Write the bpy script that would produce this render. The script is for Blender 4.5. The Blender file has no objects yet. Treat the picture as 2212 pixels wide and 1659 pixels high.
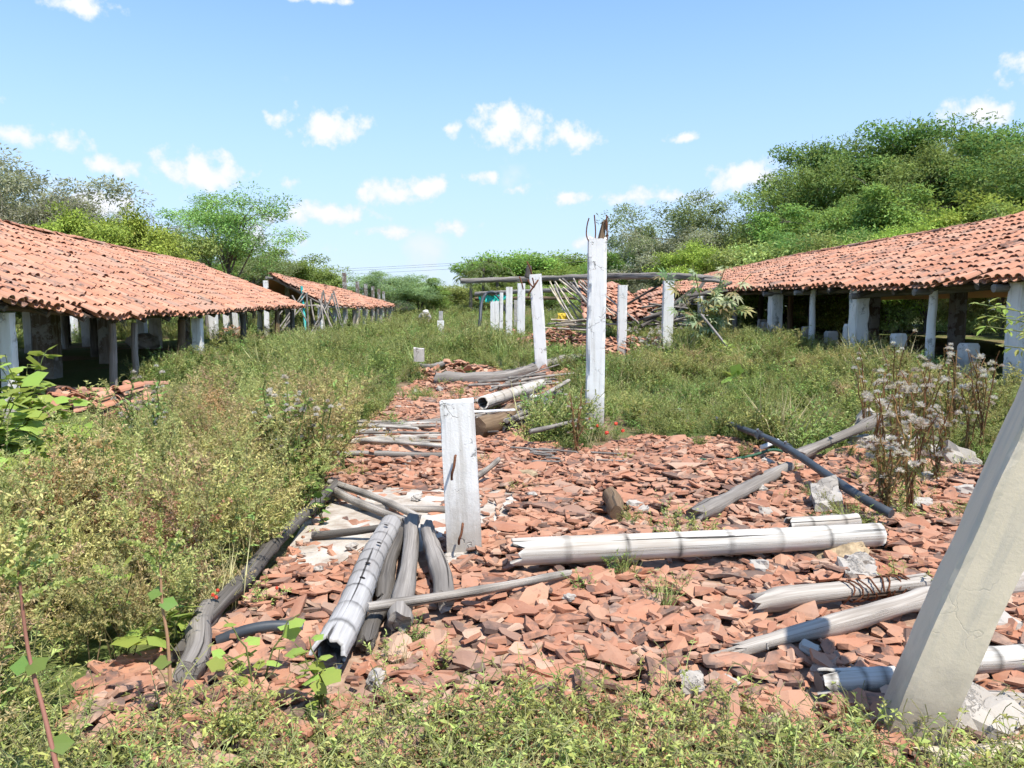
import bpy, bmesh, math, random
import numpy as np
from mathutils import Vector, Matrix, noise
R = math.radians
rng = np.random.default_rng(11); random.seed(11)
sc = bpy.context.scene; COL = sc.collection

# ---------------------------------------------------------------- camera
CAMH, FPX, YAW, PITCH = 1.6, 770.0, R(4.8), math.atan(74/770)
cd = bpy.data.cameras.new('camera'); cam = bpy.data.objects.new('camera', cd); COL.objects.link(cam)
cd.sensor_width = 36; cd.lens = FPX/1024*36; cd.clip_end = 5000; cd.clip_start = .05
cam.location = (0, 0, CAMH); cam.rotation_euler = (math.pi/2-PITCH, 0, -YAW)
sc.camera = cam
CM = cam.rotation_euler.to_matrix()

# ---------------------------------------------------------------- light, sky, exposure
SUN = Vector((.30, -.42, 1.0)).normalized()
sl = bpy.data.lights.new('sun', 'SUN'); sl.energy = 3.6; sl.angle = R(.5); sl.color = (1, .955, .88)
so = bpy.data.objects.new('sun', sl); COL.objects.link(so); so.location = (0, 0, 40)
so.rotation_euler = SUN.to_track_quat('Z', 'Y').to_euler()
sc.view_settings.view_transform = 'Standard'; sc.view_settings.look = 'None'
sc.view_settings.exposure = 1.08; sc.view_settings.gamma = 1; sc.view_settings.use_curve_mapping = False
sc.cycles.max_bounces = 4; sc.cycles.diffuse_bounces = 2; sc.cycles.glossy_bounces = 2
sc.cycles.transmission_bounces = 2; sc.cycles.transparent_max_bounces = 4
sc.cycles.use_denoising = True; sc.cycles.use_adaptive_sampling = True; sc.cycles.adaptive_threshold = .03

w = bpy.data.worlds.new('World'); sc.world = w; w.use_nodes = True
nt = w.node_tree; nt.nodes.clear()
def nd(t, typ, **kw):
    n = t.nodes.new(typ)
    for k, v in kw.items():
        if k.startswith('i_'):
            k = k[2:]; n.inputs[int(k) if k.isdigit() else k].default_value = v
        else: setattr(n, k, v)
    return n
def mth(t, op, a, b=None, c=None, clamp=False):
    n = t.nodes.new('ShaderNodeMath'); n.operation = op; n.use_clamp = clamp
    for i, x in enumerate((a, b, c)):
        if x is None: continue
        if isinstance(x, (int, float)): n.inputs[i].default_value = x
        else: t.links.new(x, n.inputs[i])
    return n.outputs[0]
def world():
    L = nt.links.new
    sky = nd(nt, 'ShaderNodeTexSky', sky_type='NISHITA', sun_disc=False)
    sky.sun_elevation = math.asin(SUN.z); sky.sun_rotation = math.atan2(SUN.x, SUN.y)
    sky.air_density = 1.15; sky.dust_density = .35; sky.ozone_density = 2.2; sky.altitude = 900
    tc = nd(nt, 'ShaderNodeTexCoord'); sep = nd(nt, 'ShaderNodeSeparateXYZ'); L(tc.outputs['Generated'], sep.inputs[0])
    az = mth(nt, 'ARCTAN2', sep.outputs[0], sep.outputs[1]); el = mth(nt, 'ARCSINE', sep.outputs[2])
    n1 = nd(nt, 'ShaderNodeTexNoise', i_Scale=42.0, i_Detail=5.0, i_Roughness=.55); L(tc.outputs['Generated'], n1.inputs['Vector'])
    nz = mth(nt, 'SUBTRACT', n1.outputs[0], .5)
    tot = None
    def ae(dx, dy):                                   # direction of a cloud: azimuth, elevation
        v = CM @ Vector(((dx*.463-512)/FPX, -(dy*.463-384)/FPX, -1)); v.normalize()
        return math.atan2(v.x, v.y), math.asin(v.z)
    clouds = [(430,372,95,46,1.),(250,358,58,26,.75),(205,440,95,40,1.),(712,272,78,46,.8),(600,254,46,24,.5),(1097,272,76,50,1.),
      (1242,296,62,30,.95),(975,278,38,22,.6),(1478,295,42,16,.6),(1618,380,84,44,.95),(2108,245,70,34,.75),(838,418,76,34,.95),
      (922,402,52,32,.9),(1030,380,62,22,.65),(705,462,150,32,.75),(828,500,75,20,.8),(982,488,60,22,.85),(1120,408,38,24,.4),(1225,425,64,22,.7),
      (150,4,90,26,.8),(690,-4,90,14,.6),(90,300,150,34,.35),(1290,530,80,30,.6),(560,520,230,50,.3),(1400,425,380,36,.25),(640,395,60,26,.2),(2300,140,120,50,.8),(-200,200,130,50,.8)]
    cb = nd(nt, 'ShaderNodeCombineXYZ'); L(az, cb.inputs[0]); L(el, cb.inputs[1])
    for cx, cy, hw, hh, st in clouds:                 # each an ellipse of sky; noise gives it its edge
        a0, e0 = ae(cx, cy); kx, ky = FPX/(hw*.40), FPX/(hh*.40)
        v = nd(nt, 'ShaderNodeVectorMath', operation='MULTIPLY_ADD'); L(cb.outputs[0], v.inputs[0]); v.inputs[1].default_value = (kx, ky, 0); v.inputs[2].default_value = (-a0*kx, -e0*ky, 0)
        ln = nd(nt, 'ShaderNodeVectorMath', operation='LENGTH'); L(v.outputs[0], ln.inputs[0])
        q = mth(nt, 'SUBTRACT', -.06+.88*st, ln.outputs['Value'])
        tot = q if tot is None else mth(nt, 'MAXIMUM', tot, q)
    mr = nd(nt, 'ShaderNodeMapRange', interpolation_type='SMOOTHSTEP'); L(mth(nt, 'MULTIPLY_ADD', nz, 2.9, tot), mr.inputs[0])
    mr.inputs[1].default_value = -.4; mr.inputs[2].default_value = .6; tot = mr.outputs[0]
    # the rest of the sky carries the same scattered cumulus
    n2 = nd(nt, 'ShaderNodeTexNoise', i_Scale=5.0, i_Detail=5.0, i_Roughness=.55); L(tc.outputs['Generated'], n2.inputs['Vector'])
    mr = nd(nt, 'ShaderNodeMapRange', interpolation_type='SMOOTHSTEP'); L(n2.outputs[0], mr.inputs[0])
    mr.inputs[1].default_value = .62; mr.inputs[2].default_value = .76; mr.inputs[4].default_value = .55
    tot = mth(nt, 'MAXIMUM', tot, mr.outputs[0])
    mix = nd(nt, 'ShaderNodeMix', data_type='RGBA'); L(tot, mix.inputs[0])
    tn = nd(nt, 'ShaderNodeMix', data_type='RGBA', blend_type='MULTIPLY'); tn.inputs[0].default_value = 1.; L(sky.outputs[0], tn.inputs[6]); tn.inputs[7].default_value = (.90, 1.0, 1.07, 1); L(tn.outputs[2], mix.inputs[6]); mix.inputs[7].default_value = (4.3, 4.35, 4.55, 1)
    # thin white veil low over the horizon
    vl = nd(nt, 'ShaderNodeMapRange', interpolation_type='SMOOTHSTEP'); L(el, vl.inputs[0])
    vl.inputs[1].default_value = .42; vl.inputs[2].default_value = -.03; vl.inputs[4].default_value = .8
    m2 = nd(nt, 'ShaderNodeMix', data_type='RGBA'); L(vl.outputs[0], m2.inputs[0]); L(mix.outputs[2], m2.inputs[6]); m2.inputs[7].default_value = (2.15, 2.58, 3.65, 1)
    m3 = nd(nt, 'ShaderNodeMix', data_type='RGBA'); L(mth(nt, 'MULTIPLY', tot, .85), m3.inputs[0]); L(m2.outputs[2], m3.inputs[6]); m3.inputs[7].default_value = (4.3, 4.35, 4.55, 1)
    bg = nd(nt, 'ShaderNodeBackground', i_Strength=.118); L(m3.outputs[2], bg.inputs[0])
    out = nd(nt, 'ShaderNodeOutputWorld'); L(bg.outputs[0], out.inputs[0])
world()

# ---------------------------------------------------------------- finding places: picture point -> point of the place
def ray(dx, dy):                                      # dx, dy on a 2212-wide view of the photograph
    return CM @ Vector(((dx*.463-512)/FPX, -(dy*.463-384)/FPX, -1))
def atz(dx, dy, z=0.):
    v = ray(dx, dy); h = 0.                            # z metres above the ground there
    for _ in range(6): k = (z+h-CAMH)/v.z; h = float(H(v.x*k, v.y*k))
    return np.array((v.x*k, v.y*k, z+h))
def atd(dx, dy, D):
    v = ray(dx, dy); return np.array((v.x*D, v.y*D, CAMH+v.z*D))
def ss(a, b, x):
    t = np.clip((np.asarray(x, float)-a)/(b-a), 0, 1); return t*t*(3-2*t)
def proj(P):                                          # world -> pixel (1024 wide), depth
    P = np.atleast_2d(P)-np.array((0, 0, CAMH)); q = P @ np.array(CM)
    return 512+FPX*q[:,0]/-q[:,2], 384-FPX*q[:,1]/-q[:,2], -q[:,2]
def H(x, y):
    x = np.asarray(x, float); y = np.asarray(y, float)
    h = .36*ss(9.5, 25, y)+.12*ss(30, 90, y)+.30*ss(4.5, 8.5, x)*ss(5, 11, y)-.06*ss(-3.5, -6, x)
    far = ss(9, 14, y)+ss(3.5, 5, np.abs(x-.8))
    return h+np.minimum(far, 1)*(.05*np.sin(x*.9+1.3)*np.sin(y*.7)+.03*np.sin(x*2.3+y*1.7))
def inpoly(x, y, poly):
    x = np.asarray(x); y = np.asarray(y); c = np.zeros(x.shape, bool); n = len(poly)
    for i in range(n):
        x1, y1 = poly[i]; x2, y2 = poly[(i+1) % n]
        c ^= ((y1 > y) != (y2 > y)) & (x < (x2-x1)*(y-y1)/((y2-y1) or 1e-9)+x1)
    return c
def gpoly(pts): return [tuple(atz(a, b)[:2]) for a, b in pts]

# ---------------------------------------------------------------- building blocks
class Acc:
    def __init__(s): s.v=[]; s.q=[]; s.t=[]; s.c=[]; s.u=[]; s.n=0
    def add(s, V, Q=None, T=None, col=(1,1,1), uv=None):
        V = np.asarray(V, float).reshape(-1, 3); m = len(V); s.v.append(V)
        if Q is not None and len(Q): s.q.append(np.asarray(Q, int)+s.n)
        if T is not None and len(T): s.t.append(np.asarray(T, int)+s.n)
        col = np.asarray(col, float); s.c.append(np.broadcast_to(col, (m, 3)) if col.ndim == 1 else col)
        s.u.append(np.zeros((m, 2)) if uv is None else uv); s.n += m
    def mesh(s, name, mat, smooth=False, origin=None):
        V = np.concatenate(s.v); o = np.zeros(3) if origin is None else np.asarray(origin); V = V-o
        q = np.concatenate(s.q) if s.q else np.zeros((0, 4), int); t = np.concatenate(s.t) if s.t else np.zeros((0, 3), int)
        me = bpy.data.meshes.new(name); me.vertices.add(len(V)); me.vertices.foreach_set('co', V.astype(np.float32).ravel())
        li = np.concatenate([q.ravel(), t.ravel()]); nl = len(li); me.loops.add(nl); me.polygons.add(len(q)+len(t))
        me.loops.foreach_set('vertex_index', li.astype(np.int32))
        st = np.concatenate([np.arange(len(q))*4, len(q)*4+np.arange(len(t))*3]); me.polygons.foreach_set('loop_start', st.astype(np.int32))
        me.polygons.foreach_set('use_smooth', np.full(len(st), smooth))
        uv = me.uv_layers.new(name='UV'); uv.data.foreach_set('uv', np.concatenate(s.u)[li].astype(np.float32).ravel())
        ca = me.color_attributes.new('Col', 'FLOAT_COLOR', 'POINT'); C = np.concatenate(s.c)
        ca.data.foreach_set('color', np.concatenate([C, np.ones((len(C), 1))], 1).astype(np.float32).ravel())
        me.update(calc_edges=True); me.validate()
        for m in (mat if isinstance(mat, (list, tuple)) else [mat]): me.materials.append(m)
        return me
    def obj(s, name, mat, parent=None, smooth=False, origin=None):
        o = link(name, s.mesh(name, mat, smooth, origin), parent)
        if origin is not None: o.location = [float(a) for a in origin]
        return o
def link(name, data=None, parent=None, M=None):
    o = bpy.data.objects.new(name, data); COL.objects.link(o)
    if parent is not None: o.parent = parent
    if M is not None: o.matrix_world = M
    return o
def tag(o, label=None, cat=None, group=None, kind=None):
    for k, v in (('label', label), ('category', cat), ('group', group), ('kind', kind)):
        if v: o[k] = v
    return o
def empty(name, loc=(0, 0, 0)):
    o = bpy.data.objects.new(name, None); COL.objects.link(o); o.location = [float(a) for a in loc]; o.empty_display_size = .1; return o
def nrm(v):
    v = np.asarray(v, float); return v/(np.linalg.norm(v, axis=-1, keepdims=True)+1e-12)
def basis(X, Y, Z, p, s=1.):
    return Matrix(((X[0]*s, Y[0]*s, Z[0]*s, p[0]), (X[1]*s, Y[1]*s, Z[1]*s, p[1]), (X[2]*s, Y[2]*s, Z[2]*s, p[2]), (0, 0, 0, 1)))
def fbm(x, y, z, s=1.): return noise.fractal(Vector((x*s, y*s, z*s)), 1., 2., 3)
def tube(P, r, k=8, cap=True, ph=0., rough=0., jag=(0, 0), seed=0., ovl=0.):
    P = np.asarray(P, float); n = len(P); r = np.broadcast_to(np.asarray(r, float), (n,))
    T = nrm(np.gradient(P, axis=0)); a = np.cross(T[0], (0, 0, 1.) if abs(T[0][2]) < .9 else (1., 0, 0)); a = nrm(a)
    V = np.zeros((n, k, 3)); U = np.zeros((n, k, 2)); d = np.concatenate([[0], np.cumsum(np.linalg.norm(np.diff(P, axis=0), axis=1))])
    th = np.arange(k)*2*np.pi/k+ph
    for i in range(n):
        a = nrm(a-T[i]*np.dot(a, T[i])); b = np.cross(T[i], a)
        rr = r[i]*np.ones(k)
        if rough: rr = rr*np.array([1+rough*fbm(math.cos(t)*1.2+seed*3.1, math.sin(t)*1.2, d[i]*2.2+seed*7) for t in th])
        rr = rr*(1+ovl*np.cos(2*th))
        off = 0
        if i == 0 and jag[0]: off = np.array([random.uniform(-1, 1)*jag[0] for _ in th])[:, None]*T[i]
        if i == n-1 and jag[1]: off = np.array([random.uniform(-1, 1)*jag[1] for _ in th])[:, None]*T[i]
        V[i] = P[i]+rr[:, None]*(np.cos(th)[:, None]*a+np.sin(th)[:, None]*b)+off; U[i, :, 0] = np.arange(k)/k; U[i, :, 1] = d[i]
    i, j = np.meshgrid(np.arange(n-1), np.arange(k), indexing='ij'); jn = (j+1) % k
    Q = np.stack([i*k+j, i*k+jn, (i+1)*k+jn, (i+1)*k+j], -1).reshape(-1, 4)
    V = V.reshape(-1, 3); U = U.reshape(-1, 2); Tt = []
    if cap:
        c0 = n*k; V = np.concatenate([V, P[:1], P[-1:], V[:k], V[-k:]]); U = np.concatenate([U, [[0, 0]], [[0, d[-1]]], U[:k], U[-k:]])
        for j in range(k): Tt += [(c0, c0+2+(j+1) % k, c0+2+j), (c0+1, c0+2+k+j, c0+2+k+(j+1) % k)]
    return dict(V=V, Q=Q, T=Tt, uv=U)
def leaves(P, D, N, L, W, fold=.15, droop=.1):
    D = nrm(D); S = nrm(np.cross(D, N)); N = np.cross(S, D); L = np.asarray(L)[:, None]; W = np.asarray(W)[:, None]
    m = P+D*L*.45; V = np.stack([P, m+S*W*.5+N*W*fold, P+D*L-N*L*droop, m-S*W*.5+N*W*fold], 1)
    n = len(P); return V.reshape(-1, 3), np.arange(n*4).reshape(n, 4)
def rcol(n, a, b, j=.12):
    a, b = np.array(a), np.array(b); t = rng.random((n, 1)); c = a+(b-a)*t
    return np.clip(c*(1+rng.normal(0, j, (n, 1))), .004, 1)
def rdir(n): return nrm(rng.normal(size=(n, 3)))
def bez(a, b, c, n):
    t = np.linspace(0, 1, n)[:, None]; a, b, c = map(np.asarray, (a, b, c)); return (1-t)**2*a+2*t*(1-t)*b+t*t*c

# ---------------------------------------------------------------- materials
def mat(name, rough=.85, spec=.2):
    m = bpy.data.materials.new(name); m.use_nodes = True; b = m.node_tree.nodes['Principled BSDF']
    b.inputs['Roughness'].default_value = rough; b.inputs['Specular IOR Level'].default_value = spec
    return m, m.node_tree, b
def tnoise(t, scale, detail=4., rough=.6, vec=None, sc3=None, dist=0.):
    n = nd(t, 'ShaderNodeTexNoise', i_Scale=scale, i_Detail=detail, i_Roughness=rough, i_Distortion=dist)
    if vec is not None:
        if sc3: mp = nd(t, 'ShaderNodeMapping'); mp.inputs['Scale'].default_value = sc3; t.links.new(vec, mp.inputs[0]); vec = mp.outputs[0]
        t.links.new(vec, n.inputs['Vector'])
    return n.outputs[0]
def ramp(t, fac, stops, interp='LINEAR'):
    r = nd(t, 'ShaderNodeValToRGB'); e = r.color_ramp; e.interpolation = interp
    while len(e.elements) < len(stops): e.elements.new(.5)
    for x, (p, c) in zip(e.elements, stops): x.position = p; x.color = (*c, 1) if len(c) == 3 else c
    t.links.new(fac, r.inputs[0]); return r.outputs[0]
def mixc(t, f, a, b, bt='MIX'):
    n = nd(t, 'ShaderNodeMix', data_type='RGBA', blend_type=bt)
    for i, x in ((0, f), (6, a), (7, b)):
        if isinstance(x, (int, float)): n.inputs[i].default_value = x
        elif isinstance(x, tuple): n.inputs[i].default_value = (*x, 1)
        else: t.links.new(x, n.inputs[i])
    return n.outputs[2]
def step(t, x, a, b):
    n = nd(t, 'ShaderNodeMapRange', interpolation_type='SMOOTHSTEP'); t.links.new(x, n.inputs[0]); n.inputs[1].default_value = a; n.inputs[2].default_value = b; return n.outputs[0]
def bump(t, b, h, s=.5, d=.01):
    n = nd(t, 'ShaderNodeBump', i_Strength=s, i_Distance=d); t.links.new(h, n.inputs['Height']); t.links.new(n.outputs[0], b.inputs['Normal'])
def crd(t, k='Object'): return nd(t, 'ShaderNodeTexCoord').outputs[k]
def orand(t): return nd(t, 'ShaderNodeObjectInfo').outputs['Random']
def base(t, b, c): t.links.new(c, b.inputs['Base Color'])
MT = {}
def mk_leaf(name, trans=.35, wb=.25):
    m, t, b = mat(name, .6, .25); at = nd(t, 'ShaderNodeVertexColor', layer_name='Col'); r = orand(t)
    hs = nd(t, 'ShaderNodeHueSaturation'); t.links.new(at.outputs[0], hs.inputs['Color'])
    t.links.new(mth(t, 'MULTIPLY_ADD', r, .05, .475), hs.inputs['Hue']); t.links.new(mth(t, 'MULTIPLY_ADD', r, wb*2, 1.14-wb), hs.inputs['Value'])
    base(t, b, hs.outputs[0]); tr = nd(t, 'ShaderNodeBsdfTranslucent'); t.links.new(mixc(t, .5, hs.outputs[0], (.34, .38, .07)), tr.inputs[0])
    mx = nd(t, 'ShaderNodeMixShader', i_0=trans); t.links.new(b.outputs[0], mx.inputs[1]); t.links.new(tr.outputs[0], mx.inputs[2])
    t.links.new(mx.outputs[0], t.nodes['Material Output'].inputs[0]); MT[name] = m
mk_leaf('leaf', .42); mk_leaf('fluff', .45, .1)
def mk_ground():
    m, t, b = mat('ground', .95, .1); c = crd(t)
    n1 = tnoise(t, .35, 5, .6, c); n2 = tnoise(t, 3.5, 6, .7, c); n3 = tnoise(t, 28, 4, .7, c)
    soil = ramp(t, n2, [(.3, (.10, .07, .045)), (.5, (.19, .13, .08)), (.7, (.30, .23, .15))])
    grs = ramp(t, n3, [(.3, (.05, .07, .02)), (.55, (.11, .135, .04)), (.75, (.2, .18, .075))])
    base(t, b, mixc(t, step(t, n1, .36, .52), soil, grs)); bump(t, b, n3, .7, .03); MT['ground'] = m
    m, t, b = mat('rubble_soil', .95, .1); c = crd(t); n2 = tnoise(t, 9, 6, .7, c)
    base(t, b, ramp(t, n2, [(.3, (.16, .10, .07)), (.5, (.30, .19, .13)), (.68, (.43, .32, .235))])); bump(t, b, n2, .7, .02); MT['rubble_soil'] = m
    m, t, b = mat('road', .9, .2); base(t, b, ramp(t, tnoise(t, 4, 4, .6, crd(t)), [(.3, (.12, .115, .11)), (.7, (.2, .19, .18))])); MT['road'] = m
    m, t, b = mat('cement', .9, .2); c = crd(t); n = tnoise(t, 5, 6, .65, c); n2 = tnoise(t, 60, 3, .6, c)
    base(t, b, mixc(t, step(t, n2, .62, .72), ramp(t, n, [(.3, (.26, .20, .15)), (.5, (.42, .37, .31)), (.7, (.54, .50, .45))]), (.33, .2, .14))); bump(t, b, n2, .5, .006); MT['cement'] = m
def mk_white(name, dirt, gray, tone=(.80, .79, .765), crack=.75, bs=.8):
    m, t, b = mat(name, .85, .2); c = crd(t); r = orand(t)
    off = nd(t, 'ShaderNodeVectorMath', operation='ADD'); t.links.new(c, off.inputs[0]); t.links.new(mth(t, 'MULTIPLY', r, 40.), off.inputs[1]); c = off.outputs[0]
    n = tnoise(t, 3.2, 6, .65, c); st = tnoise(t, 1., 5, .6, c, (14, 14, 1.1)); fine = tnoise(t, 70, 4, .7, c)
    col = mixc(t, mth(t, 'MULTIPLY', step(t, st, .5, .72), dirt), tone, (.42, .39, .34))
    g = step(t, mth(t, 'MULTIPLY_ADD', fine, .25, n), gray, gray+.05); col = mixc(t, g, col, (.36, .35, .33))
    vo = nd(t, 'ShaderNodeTexVoronoi', feature='DISTANCE_TO_EDGE', i_Scale=3.); wv = nd(t, 'ShaderNodeTexNoise', i_Scale=6., i_Detail=4.); t.links.new(c, wv.inputs[0])
    ad = nd(t, 'ShaderNodeVectorMath', operation='ADD'); t.links.new(c, ad.inputs[0]); sc_ = nd(t, 'ShaderNodeVectorMath', operation='SCALE'); sc_.inputs['Scale'].default_value = .35; t.links.new(wv.outputs[1], sc_.inputs[0]); t.links.new(sc_.outputs[0], ad.inputs[1]); t.links.new(ad.outputs[0], vo.inputs['Vector'])
    cr = mth(t, 'MULTIPLY', mth(t, 'SUBTRACT', 1., step(t, vo.outputs[0], .004, .014)), step(t, n, .5, .58)); col = mixc(t, mth(t, 'MULTIPLY', cr, crack), col, (.15, .14, .13))
    zz = nd(t, 'ShaderNodeSeparateXYZ'); t.links.new(crd(t), zz.inputs[0]); gr = mth(t, 'MULTIPLY', step(t, mth(t, 'ADD', zz.outputs[2], mth(t, 'MULTIPLY', n, -.9)), .12, -.32), .75); col = mixc(t, gr, col, (.30, .255, .205))   # earth splashed up the foot
    sp = step(t, fine, .70, .74); col = mixc(t, mth(t, 'MULTIPLY', sp, .7*dirt+.15), col, (.2, .19, .18))
    base(t, b, col); bump(t, b, mth(t, 'SUBTRACT', mth(t, 'MULTIPLY_ADD', fine, .25, mth(t, 'MULTIPLY', n, .6)), mth(t, 'ADD', mth(t, 'MULTIPLY', cr, crack), g)), bs, .012); MT[name] = m
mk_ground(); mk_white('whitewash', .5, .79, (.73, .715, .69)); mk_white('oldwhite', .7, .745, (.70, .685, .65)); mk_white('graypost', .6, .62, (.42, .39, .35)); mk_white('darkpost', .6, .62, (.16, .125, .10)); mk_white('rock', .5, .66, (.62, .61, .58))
mk_white('creampost', .45, .80, (.72, .60, .44), .12, .3)
def mk_clay(name, stops, soot, sootc=(.085, .06, .052), wear=.5, wsc=.9):
    m, t, b = mat(name, .85, .2); c = crd(t); at = nd(t, 'ShaderNodeVertexColor', layer_name='Col'); sp = nd(t, 'ShaderNodeSeparateColor'); t.links.new(at.outputs[0], sp.inputs[0])
    f = mth(t, 'FRACT', mth(t, 'ADD', sp.outputs[0], orand(t)))
    f2 = mth(t, 'FRACT', mth(t, 'ADD', sp.outputs[1], mth(t, 'MULTIPLY', orand(t), 7.3)))
    of = nd(t, 'ShaderNodeVectorMath', operation='ADD'); t.links.new(c, of.inputs[0]); t.links.new(mth(t, 'MULTIPLY', f, 9.), of.inputs[1])
    n = tnoise(t, 9, 5, .65, of.outputs[0]); n2 = tnoise(t, 70, 4, .7, of.outputs[0])
    col = ramp(t, f, stops); col = mixc(t, mth(t, 'MULTIPLY', step(t, n, .35, .7), .28), col, (.45, .27, .18))
    s = mth(t, 'MULTIPLY', step(t, mth(t, 'ADD', mth(t, 'MULTIPLY', n, .7), mth(t, 'MULTIPLY', f2, .5)), soot, soot+.15), .85)
    col = mixc(t, s, col, sootc); col = mixc(t, mth(t, 'MULTIPLY', step(t, n2, .58, .72), .3), col, (.12, .07, .05))
    gp = nd(t, 'ShaderNodeNewGeometry').outputs['Position']; wn = tnoise(t, wsc, 5, .65, gp); col = mixc(t, mth(t, 'MULTIPLY', step(t, wn, .48, .72), wear), col, (.30, .225, .175)); w2 = tnoise(t, wsc*5, 5, .7, gp); col = mixc(t, mth(t, 'MULTIPLY', step(t, w2, .60, .72), wear), col, (.17, .125, .10))   # lichen and dust
    base(t, b, col); bump(t, b, n2, .5, .004); MT[name] = m
mk_clay('rooftile', [(0, (.38, .165, .098)), (.25, (.45, .21, .128)), (.5, (.40, .18, .108)), (.7, (.51, .27, .175)), (.88, (.43, .225, .15)), (1, (.28, .135, .095))], .74, wear=.7)
mk_clay('shard', [(0, (.34, .145, .083)), (.2, (.40, .19, .115)), (.4, (.28, .125, .077)), (.6, (.42, .23, .145)), (.78, (.36, .155, .09)), (.9, (.46, .305, .215)), (1, (.22, .125, .09))], .71, wear=.4, wsc=2.5)
def mk_wood(name, a, b_, c_, crack=.5, knots=False):
    m, t, b = mat(name, .85, .15); uv = nd(t, 'ShaderNodeUVMap', uv_map='UV').outputs[0]; r = orand(t)
    of = nd(t, 'ShaderNodeVectorMath', operation='ADD'); t.links.new(uv, of.inputs[0]); t.links.new(mth(t, 'MULTIPLY', r, 30.), of.inputs[1]); uv = of.outputs[0]
    g = tnoise(t, 1., 6, .65, uv, (26, 1.6, 1), .4); l = tnoise(t, 1., 3, .5, uv, (2, 1.2, 1)); ck = tnoise(t, 1., 4, .55, uv, (15, .55, 1), .2)
    col = ramp(t, g, [(.28, a), (.5, b_), (.72, c_)]); col = mixc(t, mth(t, 'MULTIPLY', step(t, l, .45, .65), .6), col, a)
    k = mth(t, 'MULTIPLY', step(t, ck, .63, .67), crack); col = mixc(t, k, col, (.03, .026, .022))
    at = nd(t, 'ShaderNodeVertexColor', layer_name='Col'); col = mixc(t, 1., col, at.outputs[0], 'MULTIPLY')
    base(t, b, col); bump(t, b, mth(t, 'SUBTRACT', mth(t, 'MULTIPLY', g, .5), k), .7, .008); MT[name] = m
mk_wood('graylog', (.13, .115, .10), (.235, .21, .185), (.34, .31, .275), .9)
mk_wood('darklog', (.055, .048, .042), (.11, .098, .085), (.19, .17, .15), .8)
mk_wood('brownlog', (.10, .065, .04), (.17, .115, .07), (.26, .185, .12), .8)
mk_wood('palelog', (.20, .17, .14), (.36, .32, .275), (.48, .44, .39), .95)
mk_wood('bamboo', (.30, .245, .19), (.48, .45, .40), (.57, .55, .51), .95)
mk_wood('graybamboo', (.24, .22, .205), (.37, .355, .34), (.48, .465, .45), .9)
mk_wood('tanbamboo', (.36, .29, .2), (.5, .43, .32), (.62, .56, .46), .6)
mk_wood('bark', (.09, .075, .06), (.16, .14, .115), (.25, .225, .19), .5)
def plain(name, c, rough=.6, spec=.3, var=.25, sc_=8.):
    m, t, b = mat(name, rough, spec); n = tnoise(t, sc_, 5, .6, crd(t)); a = tuple(x*(1-var) for x in c); d = tuple(min(1, x*(1+var)) for x in c)
    base(t, b, ramp(t, n, [(.3, a), (.7, d)])); MT[name] = m
plain('rust', (.13, .055, .03), .9, .1, .5, 30); plain('black_pipe', (.045, .052, .06), .5, .4, .35, 5); plain('green_hose', (.03, .09, .05), .5, .4)
plain('tarp', (.03, .50, .42), .6, .3, .3, 12); plain('pvc', (.78, .78, .77), .5, .4, .08); plain('yellow_can', (.6, .42, .04), .5, .4); plain('wire', (.16, .16, .17), .5, .5)
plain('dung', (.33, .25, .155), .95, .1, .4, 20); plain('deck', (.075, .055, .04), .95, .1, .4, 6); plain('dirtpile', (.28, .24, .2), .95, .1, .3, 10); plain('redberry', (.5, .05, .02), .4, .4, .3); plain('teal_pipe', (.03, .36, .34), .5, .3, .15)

# ================================================================ the setting
def ground():
    xs = np.concatenate([-np.geomspace(1800, 22, 22), np.linspace(-20, 20, 90), np.geomspace(22, 1800, 22)])
    ys = np.concatenate([-np.geomspace(600, 4, 10), np.linspace(-3, 40, 96), np.geomspace(42, 2500, 26)])
    X, Y = np.meshgrid(xs, ys, indexing='ij'); Z = H(X, Y); n, m = X.shape
    i, j = np.meshgrid(np.arange(n-1), np.arange(m-1), indexing='ij')
    Q = np.stack([i*m+j, (i+1)*m+j, (i+1)*m+j+1, i*m+j+1], -1).reshape(-1, 4)
    a = Acc(); a.add(np.stack([X, Y, Z], -1), Q); tag(a.obj('ground', MT['ground'], smooth=True), kind='structure')
    a = Acc(); a.add([(-400, 118, .47), (400, 131, .47), (400, 138, .5), (-400, 125, .5)], [(0, 1, 2, 3)]); a.v[0][:, 2] += .25
    tag(a.obj('road', MT['road']), kind='structure')
ground()
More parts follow.
